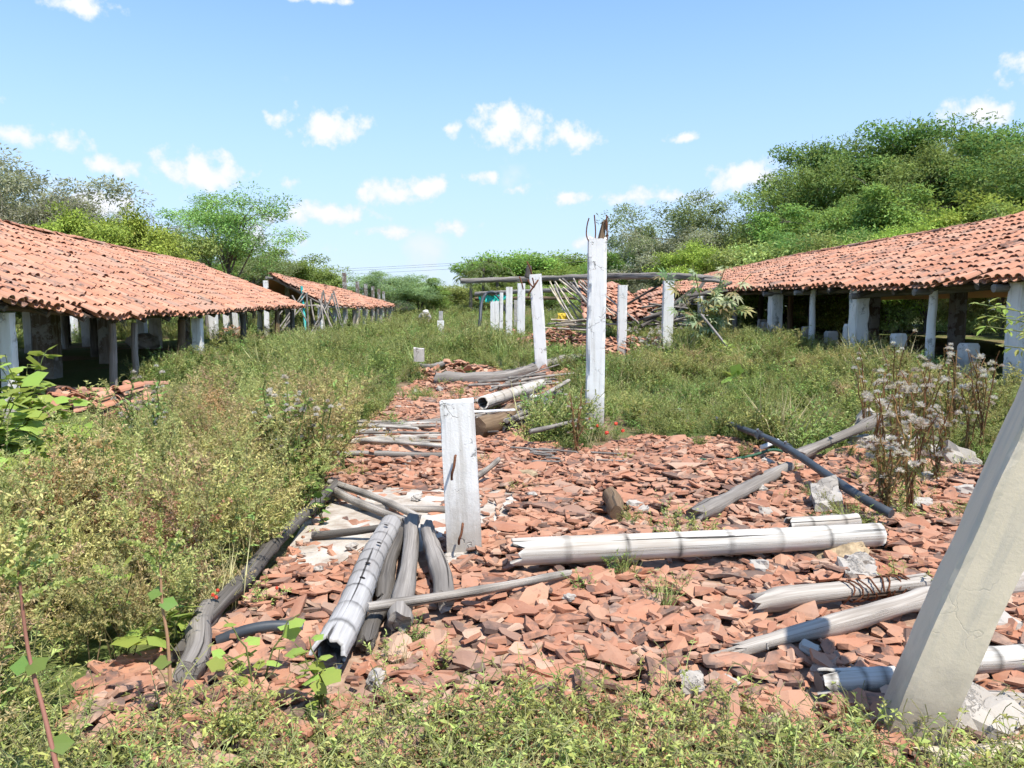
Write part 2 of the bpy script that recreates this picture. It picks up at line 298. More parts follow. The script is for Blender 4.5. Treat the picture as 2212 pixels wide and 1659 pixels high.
# where the fallen tiles lie (outline on the ground)
RUB = gpoly([(665,1110),(735,985),(790,930),(880,840),(930,790),(1080,755),(1250,770),(1230,840),(1180,900),(1120,960),(1250,985),(1370,950),(1540,955),(1700,985),(1790,985),(1900,960),(2060,1000),(2230,1060),
             (2500,1100),(2600,1500),(2400,1800),(1900,1800),(1500,1780),(1000,1780),(640,1760),(300,1700),(150,1600),(200,1460),(415,1400),(520,1300),(622,1180)])
CEM = [gpoly([(700,1250),(610,1240),(660,1130),(760,1065),(850,1055),(1000,1060),(1110,1060),(1130,1090),(1080,1150),(960,1170),(900,1200),(760,1215)]),
       gpoly([(955,1210),(1040,1195),(1045,1225),(950,1240)])]
def inrub(x, y): return inpoly(x, y, RUB) & (np.asarray(y) < 17)
def patch(name, poly, z, m, cat=None):
    c = np.mean(poly, 0); V = []; T = []; n = 40
    P = []
    for k in range(len(poly)):
        a, b = np.array(poly[k]), np.array(poly[(k+1) % len(poly)])
        for s in np.linspace(0, 1, 4, endpoint=False): P.append(a+(b-a)*s)
    P = np.array(P)+rng.normal(0, .025, (len(P), 2)); V = [(x, y, z-.02*0) for x, y in P]+[(c[0], c[1], z)]
    # fill with a fan of rings
    W = []; Rg = len(P)
    for f in (1, .66, .33): W += [(*(c+(p-c)*f), z-(.03 if f == 1 else 0)+random.uniform(-.004, .004)) for p in P]
    W.append((*c, z)); Q = []; T = []
    for r in range(2):
        for k in range(Rg): Q.append((r*Rg+k, r*Rg+(k+1) % Rg, (r+1)*Rg+(k+1) % Rg, (r+1)*Rg+k))
    for k in range(Rg): T.append((2*Rg+k, 2*Rg+(k+1) % Rg, 3*Rg))
    a = Acc(); a.add(W, Q, T); return tag(a.obj(name, m), kind='structure')
bm_r = Acc()
def rubble_ground():
    g = .22; x = np.arange(-4, 7, g); y = np.arange(1.2, 18, g); X, Y = np.meshgrid(x, y, indexing='ij'); ins = inrub(X, Y); n, m = X.shape
    a = Acc(); V = np.stack([X+rng.normal(0, .03, X.shape), Y+rng.normal(0, .03, X.shape), H(X, Y)+.014+rng.normal(0, .006, X.shape)], -1).reshape(-1, 3); Q = []
    for i in range(n-1):
        for j in range(m-1):
            if ins[i, j] and ins[i+1, j] and ins[i, j+1] and ins[i+1, j+1]: Q.append((i*m+j, (i+1)*m+j, (i+1)*m+j+1, i*m+j+1))
    a.add(V, Q); tag(a.obj('rubble_ground', MT['rubble_soil'], smooth=True), kind='structure')
rubble_ground()
patch('cement_floor', CEM[0], .045, MT['cement']); patch('cement_floor', CEM[1], .06, MT['oldwhite'])

# ================================================================ tile roofs
def arc(r0, r1, y0, y1, th, k=7, span=82, up=1, both=True):
    A = np.radians(np.linspace(-span, span, k+1)); V = []; zc = math.cos(R(span))
    for y, r in ((y0, r0), (y1, r1)):
        for q in ((r, r-th) if both else (r,)):
            V += [(q*math.sin(a), y, up*(q*math.cos(a)-r*zc)) for a in A]
    n = k+1; Q = []
    S = 2*n if both else n
    for j in range(k):
        Q.append((j, j+1, S+j+1, S+j))
        if both: Q += [(n+j+1, n+j, S+n+j, S+n+j+1), (j+1, j, n+j, n+j+1), (S+j, S+j+1, S+n+j+1, S+n+j)]
    if both: Q += [(0, S, S+n, n), (k, n+k, S+n+k, S+k)]
    return np.array(V), np.array(Q)
TV, TQ = arc(.092, .074, 0, .43, .015); TV = TV*np.array((1, 1, .84)); PV, PQ = arc(.09, .08, 0, .43, .012, 6, 75, -1)
def tile_mesh(k):
    a = Acc(); V = TV.copy(); V[:, 2] += .01*np.sin(V[:, 1]*5+k)*(k % 2); V[:, 0] *= 1+.04*math.sin(k*2.1); a.add(V, TQ, col=(rng.random(), rng.random(), 0)); return a.mesh('roof_tile', MT['rooftile'], True)
TM = [tile_mesh(k) for k in range(8)]
for m_ in TM: m_.shade_flat() if hasattr(m_, 'shade_flat') else None
def roof(shed, eave, ridge, s0, s1, nind, spacing=.205, expo=.35, gaps=.03, mess=1., wav=.03, deck=True, rag=0., nm='roof'):
    """one slope of clay tiles: nearest tiles are objects, the rest one mesh; deck of laths below"""
    S = np.linspace(s0, s1, max(6, int((s1-s0)/.5))); dk = Acc(); rows = 6; V = []
    def sag(s, t): return wav*fbm(s*.33, t*1.3, 3.1)*2.2
    for s in S:
        e, r = eave(s), ridge(s)
        for t in np.linspace(0.01, 1, rows): p = e+(r-e)*t; V.append(p+np.array((0, 0, sag(s, t)-.055)))
    V2 = np.array(V); V2 = np.concatenate([V2, V2-np.array((0, 0, .03))]); n = len(S)*rows; Q = []
    for i in range(len(S)-1):
        for j in range(rows-1):
            a = i*rows+j; Q += [(a, a+rows, a+rows+1, a+1), (n+a, n+a+1, n+a+rows+1, n+a+rows)]
    for i in range(len(S)-1): a = i*rows; Q += [(a, n+a, n+a+rows, a+rows)]
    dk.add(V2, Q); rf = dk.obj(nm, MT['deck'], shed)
    tiles = []; pans = Acc()
    ncol = int((s1-s0)/spacing)
    for i in range(ncol):
        s = s0+spacing*(i+.5); e, r = eave(s), ridge(s); Lr = np.linalg.norm(r-e); u0 = (r-e)/Lr
        al = nrm(eave(s+.2)-eave(s-.2)); nr = nrm(np.cross(al, u0)); nr = nr if nr[2] > 0 else -nr
        nrow = int(Lr/expo)+1; sh = random.uniform(-.03, .05)
        for j in range(nrow):
            d = j*expo-.12+sh+random.uniform(-.03, .03)*mess
            if d < -.14+rag*random.random() or random.random() < gaps: 
                if random.random() < .5: continue
            if rag and (i < rag*4 and random.random() < .4): continue
            p = e+u0*d; p = p+np.array((0, 0, sag(s, d/Lr)))
            yw = random.gauss(0, .035*mess)
            if random.random() < .03*mess: yw += random.choice((-1, 1))*random.uniform(.1, .35); p = p+nr*.03
            u = nrm(u0+al*yw-nr*.042); x = nrm(np.cross(u, nr)); nn = np.cross(x, u)
            tiles.append((p+nr*(.045+random.uniform(-.006, .012))+al*random.gauss(0, .008), x, u, nn))
            pp = p+al*spacing*.5+nr*.03; V = pp+PV[:, :1]*x+PV[:, 1:2]*u+PV[:, 2:]*nn
            pans.add(V, PQ, col=(rng.random(), rng.random()*.9, 0))
    P = np.array([t[0]+t[2]*.2 for t in tiles]); px, py, D = proj(P)
    vis = (px > -25) & (px < 1050) & (D > 1); score = np.where(vis, 1/np.maximum(D, .1), 0); order = np.argsort(-score)
    rest = Acc(); ind = set(order[:nind].tolist())
    for k, (p, x, u, nn) in enumerate(tiles):
        if k in ind:
            link('tile', TM[random.randrange(8)], rf, basis(x, u, nn, p))
        else: rest.add(p+TV[:, :1]*x+TV[:, 1:2]*u+TV[:, 2:]*nn, TQ, col=(rng.random(), rng.random(), 0))
    if rest.n: tag(rest.obj('tile_courses', MT['rooftile'], rf), kind='stuff')
    tag(pans.obj('pan_tiles', MT['rooftile'], rf), kind='stuff')
    return rf
def interp(xs, pts):
    k = [p[0] for p in pts]; v = [p[1] for p in pts]; return float(np.interp(xs, k, v))

# ---- posts
def post_data(w, d, h, chip=.02, m='whitewash', seed=0, taper=1., broken=0., nside=6):
    n = max(6, int(h/.06)); k = nside*4; V = []; c = []
    for i in range(n+1):
        t = i/n; z = h*t; sx = w/2*(1+(taper-1)*t); sy = d/2*(1+(taper-1)*t)
        for j in range(k):
            e, f = divmod(j, nside); f = f/nside*2-1
            x, y = [(f, -1), (1, f), (-f, 1), (-1, -f)][e]
            cor = abs(x)*abs(y) > .99
            q = fbm(x*3+seed*5.3, y*3, z*4+seed); pull = 1
            if cor: pull = 1-.03-chip/w*1.6*max(0, q+.02)
            else: pull = 1-.008*q*(.2/w)
            zz = z
            if i == n and broken: zz = z+broken*fbm(x*2+seed, y*2, 9.)*1.5
            V.append((x*sx*pull+.009*fbm(z*.9, seed, 2.)+.0015*fbm(z*4, y*2+seed, 5.), y*sy*pull+.006*fbm(z*1.3, seed, 7.)+.0015*fbm(z*4, x*2+seed, 8.), zz))
    Q = [(i*k+j, i*k+(j+1) % k, (i+1)*k+(j+1) % k, (i+1)*k+j) for i in range(n) for j in range(k)]
    V += [(0, 0, 0), (0, 0, h+(.01 if broken else .004))]; T = []
    for j in range(k): T += [((n+1)*k, (j+1) % k, j), ((n+1)*k+1, n*k+j, n*k+(j+1) % k)]
    a = Acc(); a.add(V, Q, T); return a
def post(name, label, loc, w, h, m='whitewash', d=None, lean=(0, 0), rz=0, parent=None, cat='post', group=None, **kw):
    a = post_data(w, d or w, h, seed=random.uniform(0, 50), **kw); me = a.mesh(name, MT[m])
    o = link(name, me, parent or None); o.location = [float(v) for v in loc]; o.rotation_euler = (lean[1], lean[0], rz)
    if label: tag(o, label, cat, group)
    return o
def roundpost(name, label, loc, r, h, m='graylog', lean=(0, 0), parent=None, cat='post', group=None):
    p = np.array(loc, float); n = max(5, int(h/.25)); top = p+np.array((lean[0]*h, lean[1]*h, h)); P = np.linspace(p, top, n)+rng.normal(0, .008, (n, 3))*np.array((1, 1, 0))
    a = Acc(); a.add(**tube(P, np.linspace(r, r*.85, n), 9, rough=.18, seed=random.uniform(0, 50))); o = a.obj(name, MT[m], parent or None, True, p)
    if label: tag(o, label, cat, group)
    return o
def gz(x, y): return float(H(x, y))

# ---- left shed
shedL = tag(empty('tiled_shed', (-8, 20, gz(-8, 20))), 'long low shed with sagging terracotta tile roof dipping towards the weeds', 'shed')
def in_world(o, parent):      # keep world place when parented to an Empty
    o.parent = parent; o.matrix_parent_inverse = Matrix.Translation(-parent.location); return o
EL = [(6, 1.86), (10, 1.80), (11.5, 1.74), (13.5, 1.58), (15.5, 1.50), (17, 1.50), (20, 1.54), (26, 1.66), (33, 1.78)]
RL = [(6, 3.62), (16, 3.58), (20, 3.50), (26, 3.45), (34, 3.40)]
eL = lambda s: np.array((-6.1+.05*math.sin(s*.8), s, interp(s, EL))); rL = lambda s: np.array((-10.1, s, interp(s, RL)))
bL = lambda s: np.array((-14.1, s, 1.75))
rootsL = [roof(None, eL, rL, 7, 33.2, 300, mess=1.15, wav=.035, rag=0)]
def backslope(name, bk, rd, s0, s1):
    a = Acc(); S = np.arange(s0, s1, .11); V = []; n = len(S)
    for k, s in enumerate(S):
        for t in np.linspace(0, 1, 5): p = bk(s)+(rd(s)-bk(s))*t; V.append(p+np.array((0, 0, .05*math.sin(k*math.pi/1.0+.5)*(1 if k % 2 else -1)*.5)))
    Q = [(i*5+j, i*5+5+j, i*5+6+j, i*5+1+j) for i in range(n-1) for j in range(4)]; a.add(V, Q, col=(.4, .3, 0)); return a.obj(name, MT['rooftile'])
rootsL.append(backslope('rear_slope', bL, rL, 7, 33.2))
def ridge_tiles(rd, s0, s1, n0=0):
    out = []; s = s0
    while s < s1:
        p = rd(s); u = nrm(rd(s+.4)-rd(s)+np.array((0, 0, random.gauss(0, .015)))); x = nrm(np.cross(u, (0, 0, 1))); nn = np.cross(x, u)
        o = link('ridge_tile', TM[random.randrange(8)], None, basis(x*1.15, u, nn*1.1, p+np.array((random.gauss(0, .015), 0, .06)))); out.append(o); s += .36
    return out
rootsL += ridge_tiles(rL, 7, 33)
def logpart(name, A, B, r, m, k=8, rough=.15):
    A, B = np.asarray(A, float), np.asarray(B, float); n = max(4, int(np.linalg.norm(B-A)/.4)); P = np.linspace(A, B, n)+rng.normal(0, r*.08, (n, 3)); c = (A+B)/2
    a = Acc(); a.add(**tube(P, np.linspace(r, r*.9, n), k, rough=rough, seed=random.uniform(0, 40))); return a.obj(name, MT[m], None, True, c)
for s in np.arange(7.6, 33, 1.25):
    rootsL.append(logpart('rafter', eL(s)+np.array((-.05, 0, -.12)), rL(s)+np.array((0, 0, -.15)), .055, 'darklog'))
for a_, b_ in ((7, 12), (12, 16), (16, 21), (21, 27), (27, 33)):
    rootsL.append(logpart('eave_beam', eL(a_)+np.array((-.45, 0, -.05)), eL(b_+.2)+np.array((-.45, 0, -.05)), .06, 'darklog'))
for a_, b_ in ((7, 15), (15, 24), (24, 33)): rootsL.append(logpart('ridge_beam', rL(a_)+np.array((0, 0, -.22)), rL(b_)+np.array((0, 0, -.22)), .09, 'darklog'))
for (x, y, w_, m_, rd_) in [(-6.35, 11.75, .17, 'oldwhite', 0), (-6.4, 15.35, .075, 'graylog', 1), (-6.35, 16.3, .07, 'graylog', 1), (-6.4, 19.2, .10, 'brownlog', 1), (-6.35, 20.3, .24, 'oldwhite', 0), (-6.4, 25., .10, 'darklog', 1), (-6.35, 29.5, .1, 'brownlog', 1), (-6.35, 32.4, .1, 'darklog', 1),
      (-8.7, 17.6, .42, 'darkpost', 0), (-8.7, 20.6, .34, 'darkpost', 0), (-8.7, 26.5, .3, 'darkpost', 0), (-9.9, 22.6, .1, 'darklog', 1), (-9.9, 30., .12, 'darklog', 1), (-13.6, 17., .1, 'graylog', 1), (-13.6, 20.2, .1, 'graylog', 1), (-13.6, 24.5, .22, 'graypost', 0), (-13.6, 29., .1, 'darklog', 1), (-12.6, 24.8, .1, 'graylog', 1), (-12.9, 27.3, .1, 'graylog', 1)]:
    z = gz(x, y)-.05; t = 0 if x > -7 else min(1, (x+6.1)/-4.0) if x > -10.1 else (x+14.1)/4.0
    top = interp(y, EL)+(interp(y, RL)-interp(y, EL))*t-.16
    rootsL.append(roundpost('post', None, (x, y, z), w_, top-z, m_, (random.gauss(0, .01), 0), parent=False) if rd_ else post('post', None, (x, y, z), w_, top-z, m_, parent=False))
for o in rootsL: in_world(o, shedL)

# ---- right shed
shedR = tag(empty('tiled_shed', (11, 22, gz(11, 22))), 'long tiled shed with whitewashed square posts and dark interior, under the tall trees', 'shed')
ER = [(7, 2.06), (11, 2.12), (14.5, 2.10), (16.4, 2.04), (16.9, 2.14), (19, 2.2), (24, 2.24), (36, 2.30)]
RR = [(7, 3.66), (14, 3.68), (20, 3.62), (28, 3.56), (36, 3.36)]
eR = lambda s: np.array((9.0+.04*math.sin(s*.9), s, interp(s, ER))); rR = lambda s: np.array((13.0, s, interp(s, RR))); bR = lambda s: np.array((17., s, 2.0))
rr = [roof(None, eR, rR, 8, 36.5, 300, mess=.8, wav=.03), backslope('rear_slope', bR, rR, 8, 36.5)]+ridge_tiles(rR, 8, 36.3)
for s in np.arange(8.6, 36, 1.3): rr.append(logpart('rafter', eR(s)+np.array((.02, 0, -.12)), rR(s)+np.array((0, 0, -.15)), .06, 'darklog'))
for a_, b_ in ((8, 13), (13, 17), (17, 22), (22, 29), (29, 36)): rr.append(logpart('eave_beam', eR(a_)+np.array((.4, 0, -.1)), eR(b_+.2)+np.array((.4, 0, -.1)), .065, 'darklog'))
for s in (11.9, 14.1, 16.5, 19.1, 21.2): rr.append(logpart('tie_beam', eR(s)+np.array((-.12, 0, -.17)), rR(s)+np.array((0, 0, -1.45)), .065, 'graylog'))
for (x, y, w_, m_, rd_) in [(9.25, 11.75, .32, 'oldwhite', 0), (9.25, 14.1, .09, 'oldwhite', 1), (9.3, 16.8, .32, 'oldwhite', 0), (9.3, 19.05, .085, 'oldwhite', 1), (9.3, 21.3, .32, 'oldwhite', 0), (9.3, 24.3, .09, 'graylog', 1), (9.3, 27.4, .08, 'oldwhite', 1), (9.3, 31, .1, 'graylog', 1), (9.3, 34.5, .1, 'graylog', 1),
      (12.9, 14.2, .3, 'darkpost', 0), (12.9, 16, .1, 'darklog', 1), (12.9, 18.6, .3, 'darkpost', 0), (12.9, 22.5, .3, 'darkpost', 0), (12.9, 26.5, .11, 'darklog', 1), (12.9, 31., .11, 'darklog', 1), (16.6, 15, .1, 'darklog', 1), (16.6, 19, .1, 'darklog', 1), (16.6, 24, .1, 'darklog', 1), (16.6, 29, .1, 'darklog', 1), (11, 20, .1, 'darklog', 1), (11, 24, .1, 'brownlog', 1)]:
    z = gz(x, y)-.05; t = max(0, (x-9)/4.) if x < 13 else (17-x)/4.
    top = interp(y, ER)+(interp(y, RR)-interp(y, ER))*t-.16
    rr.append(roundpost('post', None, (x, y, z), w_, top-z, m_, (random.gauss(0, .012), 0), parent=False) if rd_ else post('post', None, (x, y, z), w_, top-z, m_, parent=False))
for o in rr: in_world(o, shedR)
for (x, y, h) in [(9.7, 13.6, .62), (9.55, 15.6, .72), (9.5, 17.5, .78), (9.6, 18.6, .6), (9.8, 20.3, .62), (9.7, 22., .6), (9.8, 23.1, .62), (10.2, 24.4, .6), (10, 12.7, .5)]:
    a = post_data(.27, .27, h, seed=y, chip=.03); V = a.v[0]; top = V[:, 2] > h*.93; V[top, :2] *= .82; o = a.obj('stub_post', MT['oldwhite' if y < 18 else 'graypost']); o.location = (x, y, gz(x, y)-.03); o.rotation_euler = (random.gauss(0, .03), random.gauss(0, .03), random.gauss(0, .1))
    tag(o, 'knee-high whitewashed concrete stub under the eave of the shed with white square posts', 'stub post', 'concrete stubs under the eave')

# ---- far shed with open gable
shedF = tag(empty('tiled_shed', (-6, 44, gz(-6, 44))), 'small far tiled shed with broken open gable and bare posts sticking up behind', 'shed')
P1, P2, Q1, Q2 = np.array((-5.9, 37.5, 1.9)), np.array((-3.6, 53, 1.95)), np.array((-8.5, 38.4, 3.28)), np.array((-7.2, 54, 2.95))
eF = lambda s: P1+(P2-P1)*s/15.6+np.array((0, 0, -.14*math.sin(max(0, min(1, s/15.6))*math.pi*.9))); rF = lambda s: Q1+(Q2-Q1)*s/15.6; bF = lambda s: rF(s)*2-eF(s)+np.array((0, 0, 2*(eF(s)[2]-rF(s)[2])))
rr = [roof(None, eF, rF, 0, 15.6, 160, spacing=.24, mess=1.8, wav=.04, rag=.5), backslope('rear_slope', bF, rF, .6, 15.6)]+ridge_tiles(rF, 0, 15)
for s in np.arange(.1, 15.6, 1.2): rr.append(logpart('rafter', eF(s)+np.array((.1, 0, -.12)), rF(s)+np.array((0, 0, -.12)), .05, 'graylog'))
rr.append(logpart('eave_beam', eF(0)+np.array((-.1, -.9, -.15)), eF(15.6)+np.array((-.2, 0, -.2)), .07, 'palelog')); rr.append(logpart('ridge_beam', rF(0)+np.array((0, -.8, -.15)), rF(15.6)+np.array((0, 0, -.2)), .07, 'graylog'))
rr.append(logpart('gable_tie', bF(.2)+np.array((0, 0, -.1)), eF(.1)+np.array((.1, -.3, -.1)), .05, 'palelog'))
for s, off, rd_, w_ in [(.3, -.2, 0, .24), (2.6, -.2, 0, .2), (4.4, -.2, 0, .2), (6.2, -.2, 1, .1), (7.2, -.3, 1, .11), (8.5, -.2, 0, .2), (10.3, -.2, 1, .1), (11.4, -.2, 1, .1), (12.6, -.2, 0, .2), (14, -.2, 1, .1), (15.2, -.2, 0, .2), (1, -3.0, 0, .22), (4.5, -3.2, 0, .22), (8.5, -3.2, 0, .22), (13, -3.2, 0, .22), (.5, -5.6, 1, .1), (5, -5.6, 1, .1), (10, -5.6, 1, .1)]:
    e = eF(s); x, y = e[0]+off, e[1]; z = gz(x, y)-.05; top = e[2]+(rF(s)[2]-e[2])*(1-abs(abs(off)-3.2)/3.2 if off < -1 else 0)-.15
    rr.append(roundpost('post', None, (x, y, z), w_, top-z, random.choice(('graylog', 'tanbamboo', 'palelog')), parent=False) if rd_ else post('post', None, (x, y, z), w_, top-z, 'graypost' if s > 1 else 'whitewash', parent=False))
for o in rr: in_world(o, shedF)
for k, (px_, ty) in enumerate([(745, 589), (773, 608), (790, 613), (805, 618), (818, 624), (829, 629)]):
    D = 54+k*5; p = atd(px_, ty, D); z0 = gz(p[0], p[1])-.05
    post('bare_post', 'bare grey concrete post rising above the far shed roof, row behind it', (p[0], p[1], z0), .27, p[2]-z0, 'darkpost', lean=(random.gauss(0, .01), 0), group='bare posts behind the far shed')

# ================================================================ standing posts and beams
def rebar(P, r=.008, parent=None, name='rebar'):
    P = np.asarray(P, float); o_ = P[0].copy(); a = Acc(); a.add(**tube(P, r, 6)); o = a.obj(name, MT['rust'], None, True, o_)
    if parent is not None: in_world(o, parent)
    return o
def curve3(pts, n=14):                                # smooth path through points
    pts = np.asarray(pts, float); t = np.linspace(0, len(pts)-1, n); k = np.arange(len(pts)); m = len(pts)
    out = []
    for s in t:
        i = min(int(s), m-2); f = s-i; p0 = pts[max(i-1, 0)]; p1 = pts[i]; p2 = pts[i+1]; p3 = pts[min(i+2, m-1)]
        out.append(.5*((2*p1)+(-p0+p2)*f+(2*p0-5*p1+4*p2-p3)*f*f+(-p0+3*p1-3*p2+p3)*f**3))
    return np.array(out)
# short broken post
b0 = atz(1004, 1200, .04); sp_ = post('short_post', 'waist-high broken white post standing in the tiles with rusty hooks in its face', b0+np.array((0, .11, -.03)), .225, 1.01, 'oldwhite', lean=(-.045, -.02), rz=-.05, chip=.02, broken=.012, taper=.95)
for (dx, dy), s in (((990, 1005), 1), ((1000, 1150), .8)):
    f = atd(dx, dy, (b0[1]*math.cos(YAW)+b0[0]*math.sin(YAW))-.0); f = f*np.array((1, 1, 1))
    rebar(curve3([f+np.array((.02, .04, .05*s)), f+np.array((.02, -.035, .05*s)), f+np.array((.012, -.05, .0)), f+np.array((-.004, -.045, -.05*s)), f+np.array((-.008, -.02, -.09*s))], 12), .008, sp_, 'rusty_hook')
# tall post
tp = np.array((atz(1284, 905, .08)[0], atz(1284, 905, .08)[1], -.02)); tall = post('tall_post', 'tall cracked white post with bent rebar sprouting from its broken top', tp, .25, 2.58, 'whitewash', rz=-.11, chip=.04, broken=.05, lean=(.004, 0))
for k, (ox, oy, pts) in enumerate([(-.09, -.08, [(0, 0), (-.06, .12), (-.055, .26), (-.03, .36)]), (-.05, -.1, [(0, 0), (.02, .16), (.0, .40)]), (.10, -.08, [(0, 0), (.035, .12), (.01, .25), (.02, .38), (.035, .36)]), (.11, .05, [(0, 0), (.03, .2), (.02, .42)])]):
    rebar(curve3([tp+np.array((ox+x, oy, 2.50+z)) for x, z in pts], 12), .0095, tall)
a = Acc(); a.add(**tube([tp+np.array((.04, -.02, 2.44)), tp+np.array((.07, -.02, 2.64)), tp+np.array((.095, -.02, 2.84))], [.05, .045, .03], 5, rough=.4, jag=(0, .04))); in_world(a.obj('wooden_stake', MT['brownlog'], None, False, tp+np.array((.04, -.02, 2.44))), tall)
# leaning post close by
lb = atz(1970, 1640, .0); lp = post('leaning_post', 'big cream concrete post leaning far over the tiles close by, chipped along its edges', lb+np.array((0, .1, -.06)), .185, 3.0, 'creampost', d=.19, lean=(R(17.5), R(1)), rz=-.36, chip=.012)
# row of posts beyond the tall post
def midpost(dx, top, bot, D, w_, m_, label, name='row_post', lean=0, **kw):
    p = atd(dx, top, D); q = atd(dx+lean, bot, D); z0 = min(q[2], gz(q[0], q[1]))-.15
    k = (p[2]-z0)/(p[2]-q[2]); x0 = p[0]+(q[0]-p[0])*k
    return post(name, label, (x0, p[1], z0), w_, p[2]-z0, m_, lean=((p[0]-x0)/(p[2]-z0), 0), rz=-.1, **kw)
midpost(1156, 592, 765, 17, .27, 'whitewash', 'white post tilted sideways, next beyond the tall rebar post, wire around its head', lean=14)
midpost(1126, 612, 735, 26, .26, 'whitewash', 'white post carrying the long grey log beam, beyond the tilted post')
midpost(1100, 620, 715, 27, .23, 'whitewash', 'white post with free top, between the log beam post and the thin far posts')
midpost(1083, 632, 708, 32, .15, 'oldwhite', 'narrow weathered post under the second log beam beside the white free-standing post')
for dx, t_, b_ in ((1074, 638, 700), (1069, 639, 702), (1063, 640, 700)): midpost(dx, t_, b_, 38, .17, 'whitewash', 'slim far white post in the close row under the second log beam', 'slim_post', group='slim white posts under the second beam')
midpost(1345, 616, 725, 22, .26, 'oldwhite', 'pale weathered post in front of the collapsed tile roof, creeper at its foot')
midpost(1444, 606, 722, 21, .28, 'oldwhite', 'white post carrying the split end of the long log beam')
midpost(952, 672, 700, 40, .2, 'graypost', 'thin grey post on a white footing standing alone in the weeds', chip=.01); 
post('post_footing', 'white block footing of the lone thin grey post', atd(952, 718, 39.4)-np.array((0, 0, .35)), .34, .95, 'whitewash', cat='footing')
for k, (dx, t_, b_, D) in enumerate([(128, 674, 730, 28), (150, 676, 734, 31), (184, 680, 735, 27), (330, 682, 744, 27), (303, 684, 737, 31), (458, 680, 732, 34), (483, 680, 716, 40), (503, 682, 716, 44), (520, 682, 722, 40), (75, 676, 742, 26), (63, 676, 748, 24), (560, 690, 720, 44)]):
    midpost(dx, 640, b_, D, .32 if D < 35 else .25, 'whitewash' if k % 4 != 3 else 'oldwhite', 'sunlit white post seen through the low shed with the sagging roof', 'sunlit_post', lean=random.uniform(-4, 6), group='posts beyond the low shed')
for dx, D in ((95, 27), (205, 30), (140, 26), (215, 28)):
    p = atd(dx, 690, D); roundpost('leaning_pole', 'slanting thin wooden pole among the posts seen through the low shed', (p[0], p[1], gz(p[0], p[1])-.1), .1, 2.6, 'palelog', (random.uniform(-.2, .2), 0), cat='pole', group='poles beyond the low shed')
midpost(878, 700, 726, 48, .3, 'whitewash', 'short white post with slanting cap bar under the far shed')

LOGS = []                                             # what lies on the rubble: tiles keep clear of it
def log(name, label, pts, r, m, cat='log', k=14, rough=.3, jag=(.05, .05), r1=None, group=None, parent=None, hollow=False, ovl=0.):
    P = curve3(pts, max(8, int(np.linalg.norm(np.diff(np.asarray(pts), axis=0), axis=1).sum()/.09))) if len(pts) > 2 else np.linspace(pts[0], pts[1], max(6, int(np.linalg.norm(np.asarray(pts[1])-pts[0])/.09)))
    if np.linalg.norm(P[-1]-P[0]) > .5: P = P+np.outer(np.sin(np.linspace(0, np.pi*random.uniform(.8, 2.2), len(P))), rdir(1)[0]*np.array((1, 1, .35))*r*random.uniform(.3, .9))
    LOGS.append((P[0], P[-1], r)) if len(pts) == 2 else LOGS.extend((P[i_], P[min(i_+4, len(P)-1)], r) for i_ in range(0, len(P)-1, 4))
    n = len(P); c = P.mean(0); rr_ = np.linspace(r, r1 or r*.88, n)*(1+.05*np.sin(np.linspace(0, 9, n)+r*99))*(1+sum(.22*np.exp(-((np.linspace(0, 1, n)-random.random())/.025)**2) for _ in range(2)))
    a = Acc(); a.add(**tube(P, rr_, k, rough=rough, jag=jag, seed=random.uniform(0, 60), ovl=ovl)); o = a.obj(name, MT[m], None, True, c)
    if parent is not None: in_world(o, parent)
    else: tag(o, label, cat, group)
    return o
lb1 = log('log_beam', 'long weathered log beam laid across the white posts, its far end split', [atd(995, 607, 26), atd(1130, 601, 26), atd(1290, 597, 24), atd(1440, 598, 21.2), atd(1520, 601, 20.6)], .095, 'graylog', 'beam', jag=(.04, .1))
for q in ((atd(1500, 597, 20.7), atd(1556, 602, 20.4)), (atd(1500, 601, 20.7), atd(1562, 610, 20.3))): log('split_end', None, list(q), .055, 'graylog', parent=lb1, jag=(0, .08), k=8)
log('log_beam', 'second thinner log beam farther back with cyan cloth snagged on it', [atd(1028, 635, 36), atd(1100, 631, 34), atd(1290, 624, 30)], .10, 'graylog', 'beam')
log('plank_beam', 'straight grey plank just under the second log beam', [atd(1028, 645, 37), atd(1245, 644, 33)], .09, 'brownlog', 'beam', ovl=.25)
midpost(1118, 648, 700, 37, .35, 'graypost', 'grey square pillar behind the tilted white post under the plank')
# cyan cloth
def cloth(pts, w_, label, D):
    P = curve3([atd(x, y, D) for x, y in pts], 22); a = Acc(); n = len(P); V = []; m = 7
    for i in range(n):
        for j in range(m): V.append(P[i]+np.array((0, .12*fbm(i*.45, j*.5, D), (j/(m-1)-.5)*w_*(1+.4*fbm(i*.5, j*.2, 2.))+.08*fbm(i*.6, j*.7, 5.))))
    a.add(V, [(i*m+j, i*m+m+j, i*m+m+1+j, i*m+1+j) for i in range(n-1) for j in range(m-1)])
    tag(a.obj('tarp_scrap', MT['tarp'], None, True, P.mean(0)), label, 'tarp')
cloth([(1048, 645), (1062, 640), (1075, 641), (1095, 637)], .42, 'torn cyan cloth draped along the second log beam', 35.2)
cloth([(1033, 638), (1040, 645), (1036, 652)], .3, 'small cyan rag hanging at the end of the second log beam', 36)
def pipe(name, label, pts, r, m, cat, k=8, n=24, parent=None):
    P = curve3(pts, n); a = Acc(); a.add(**tube(P, r, k)); o = a.obj(name, MT[m], None, True, P.mean(0))
    if parent is not None: in_world(o, parent)
    else: tag(o, label, cat)
    return o
pipe('bent_pipe', 'black plastic pipe arching up out of the weeds onto the second log beam', [atd(1034, 716, 33), atd(1037, 690, 33), atd(1040, 655, 33.5), atd(1048, 637, 34), atd(1060, 631, 34), atd(1072, 633, 34)], .07, 'black_pipe', 'pipe')
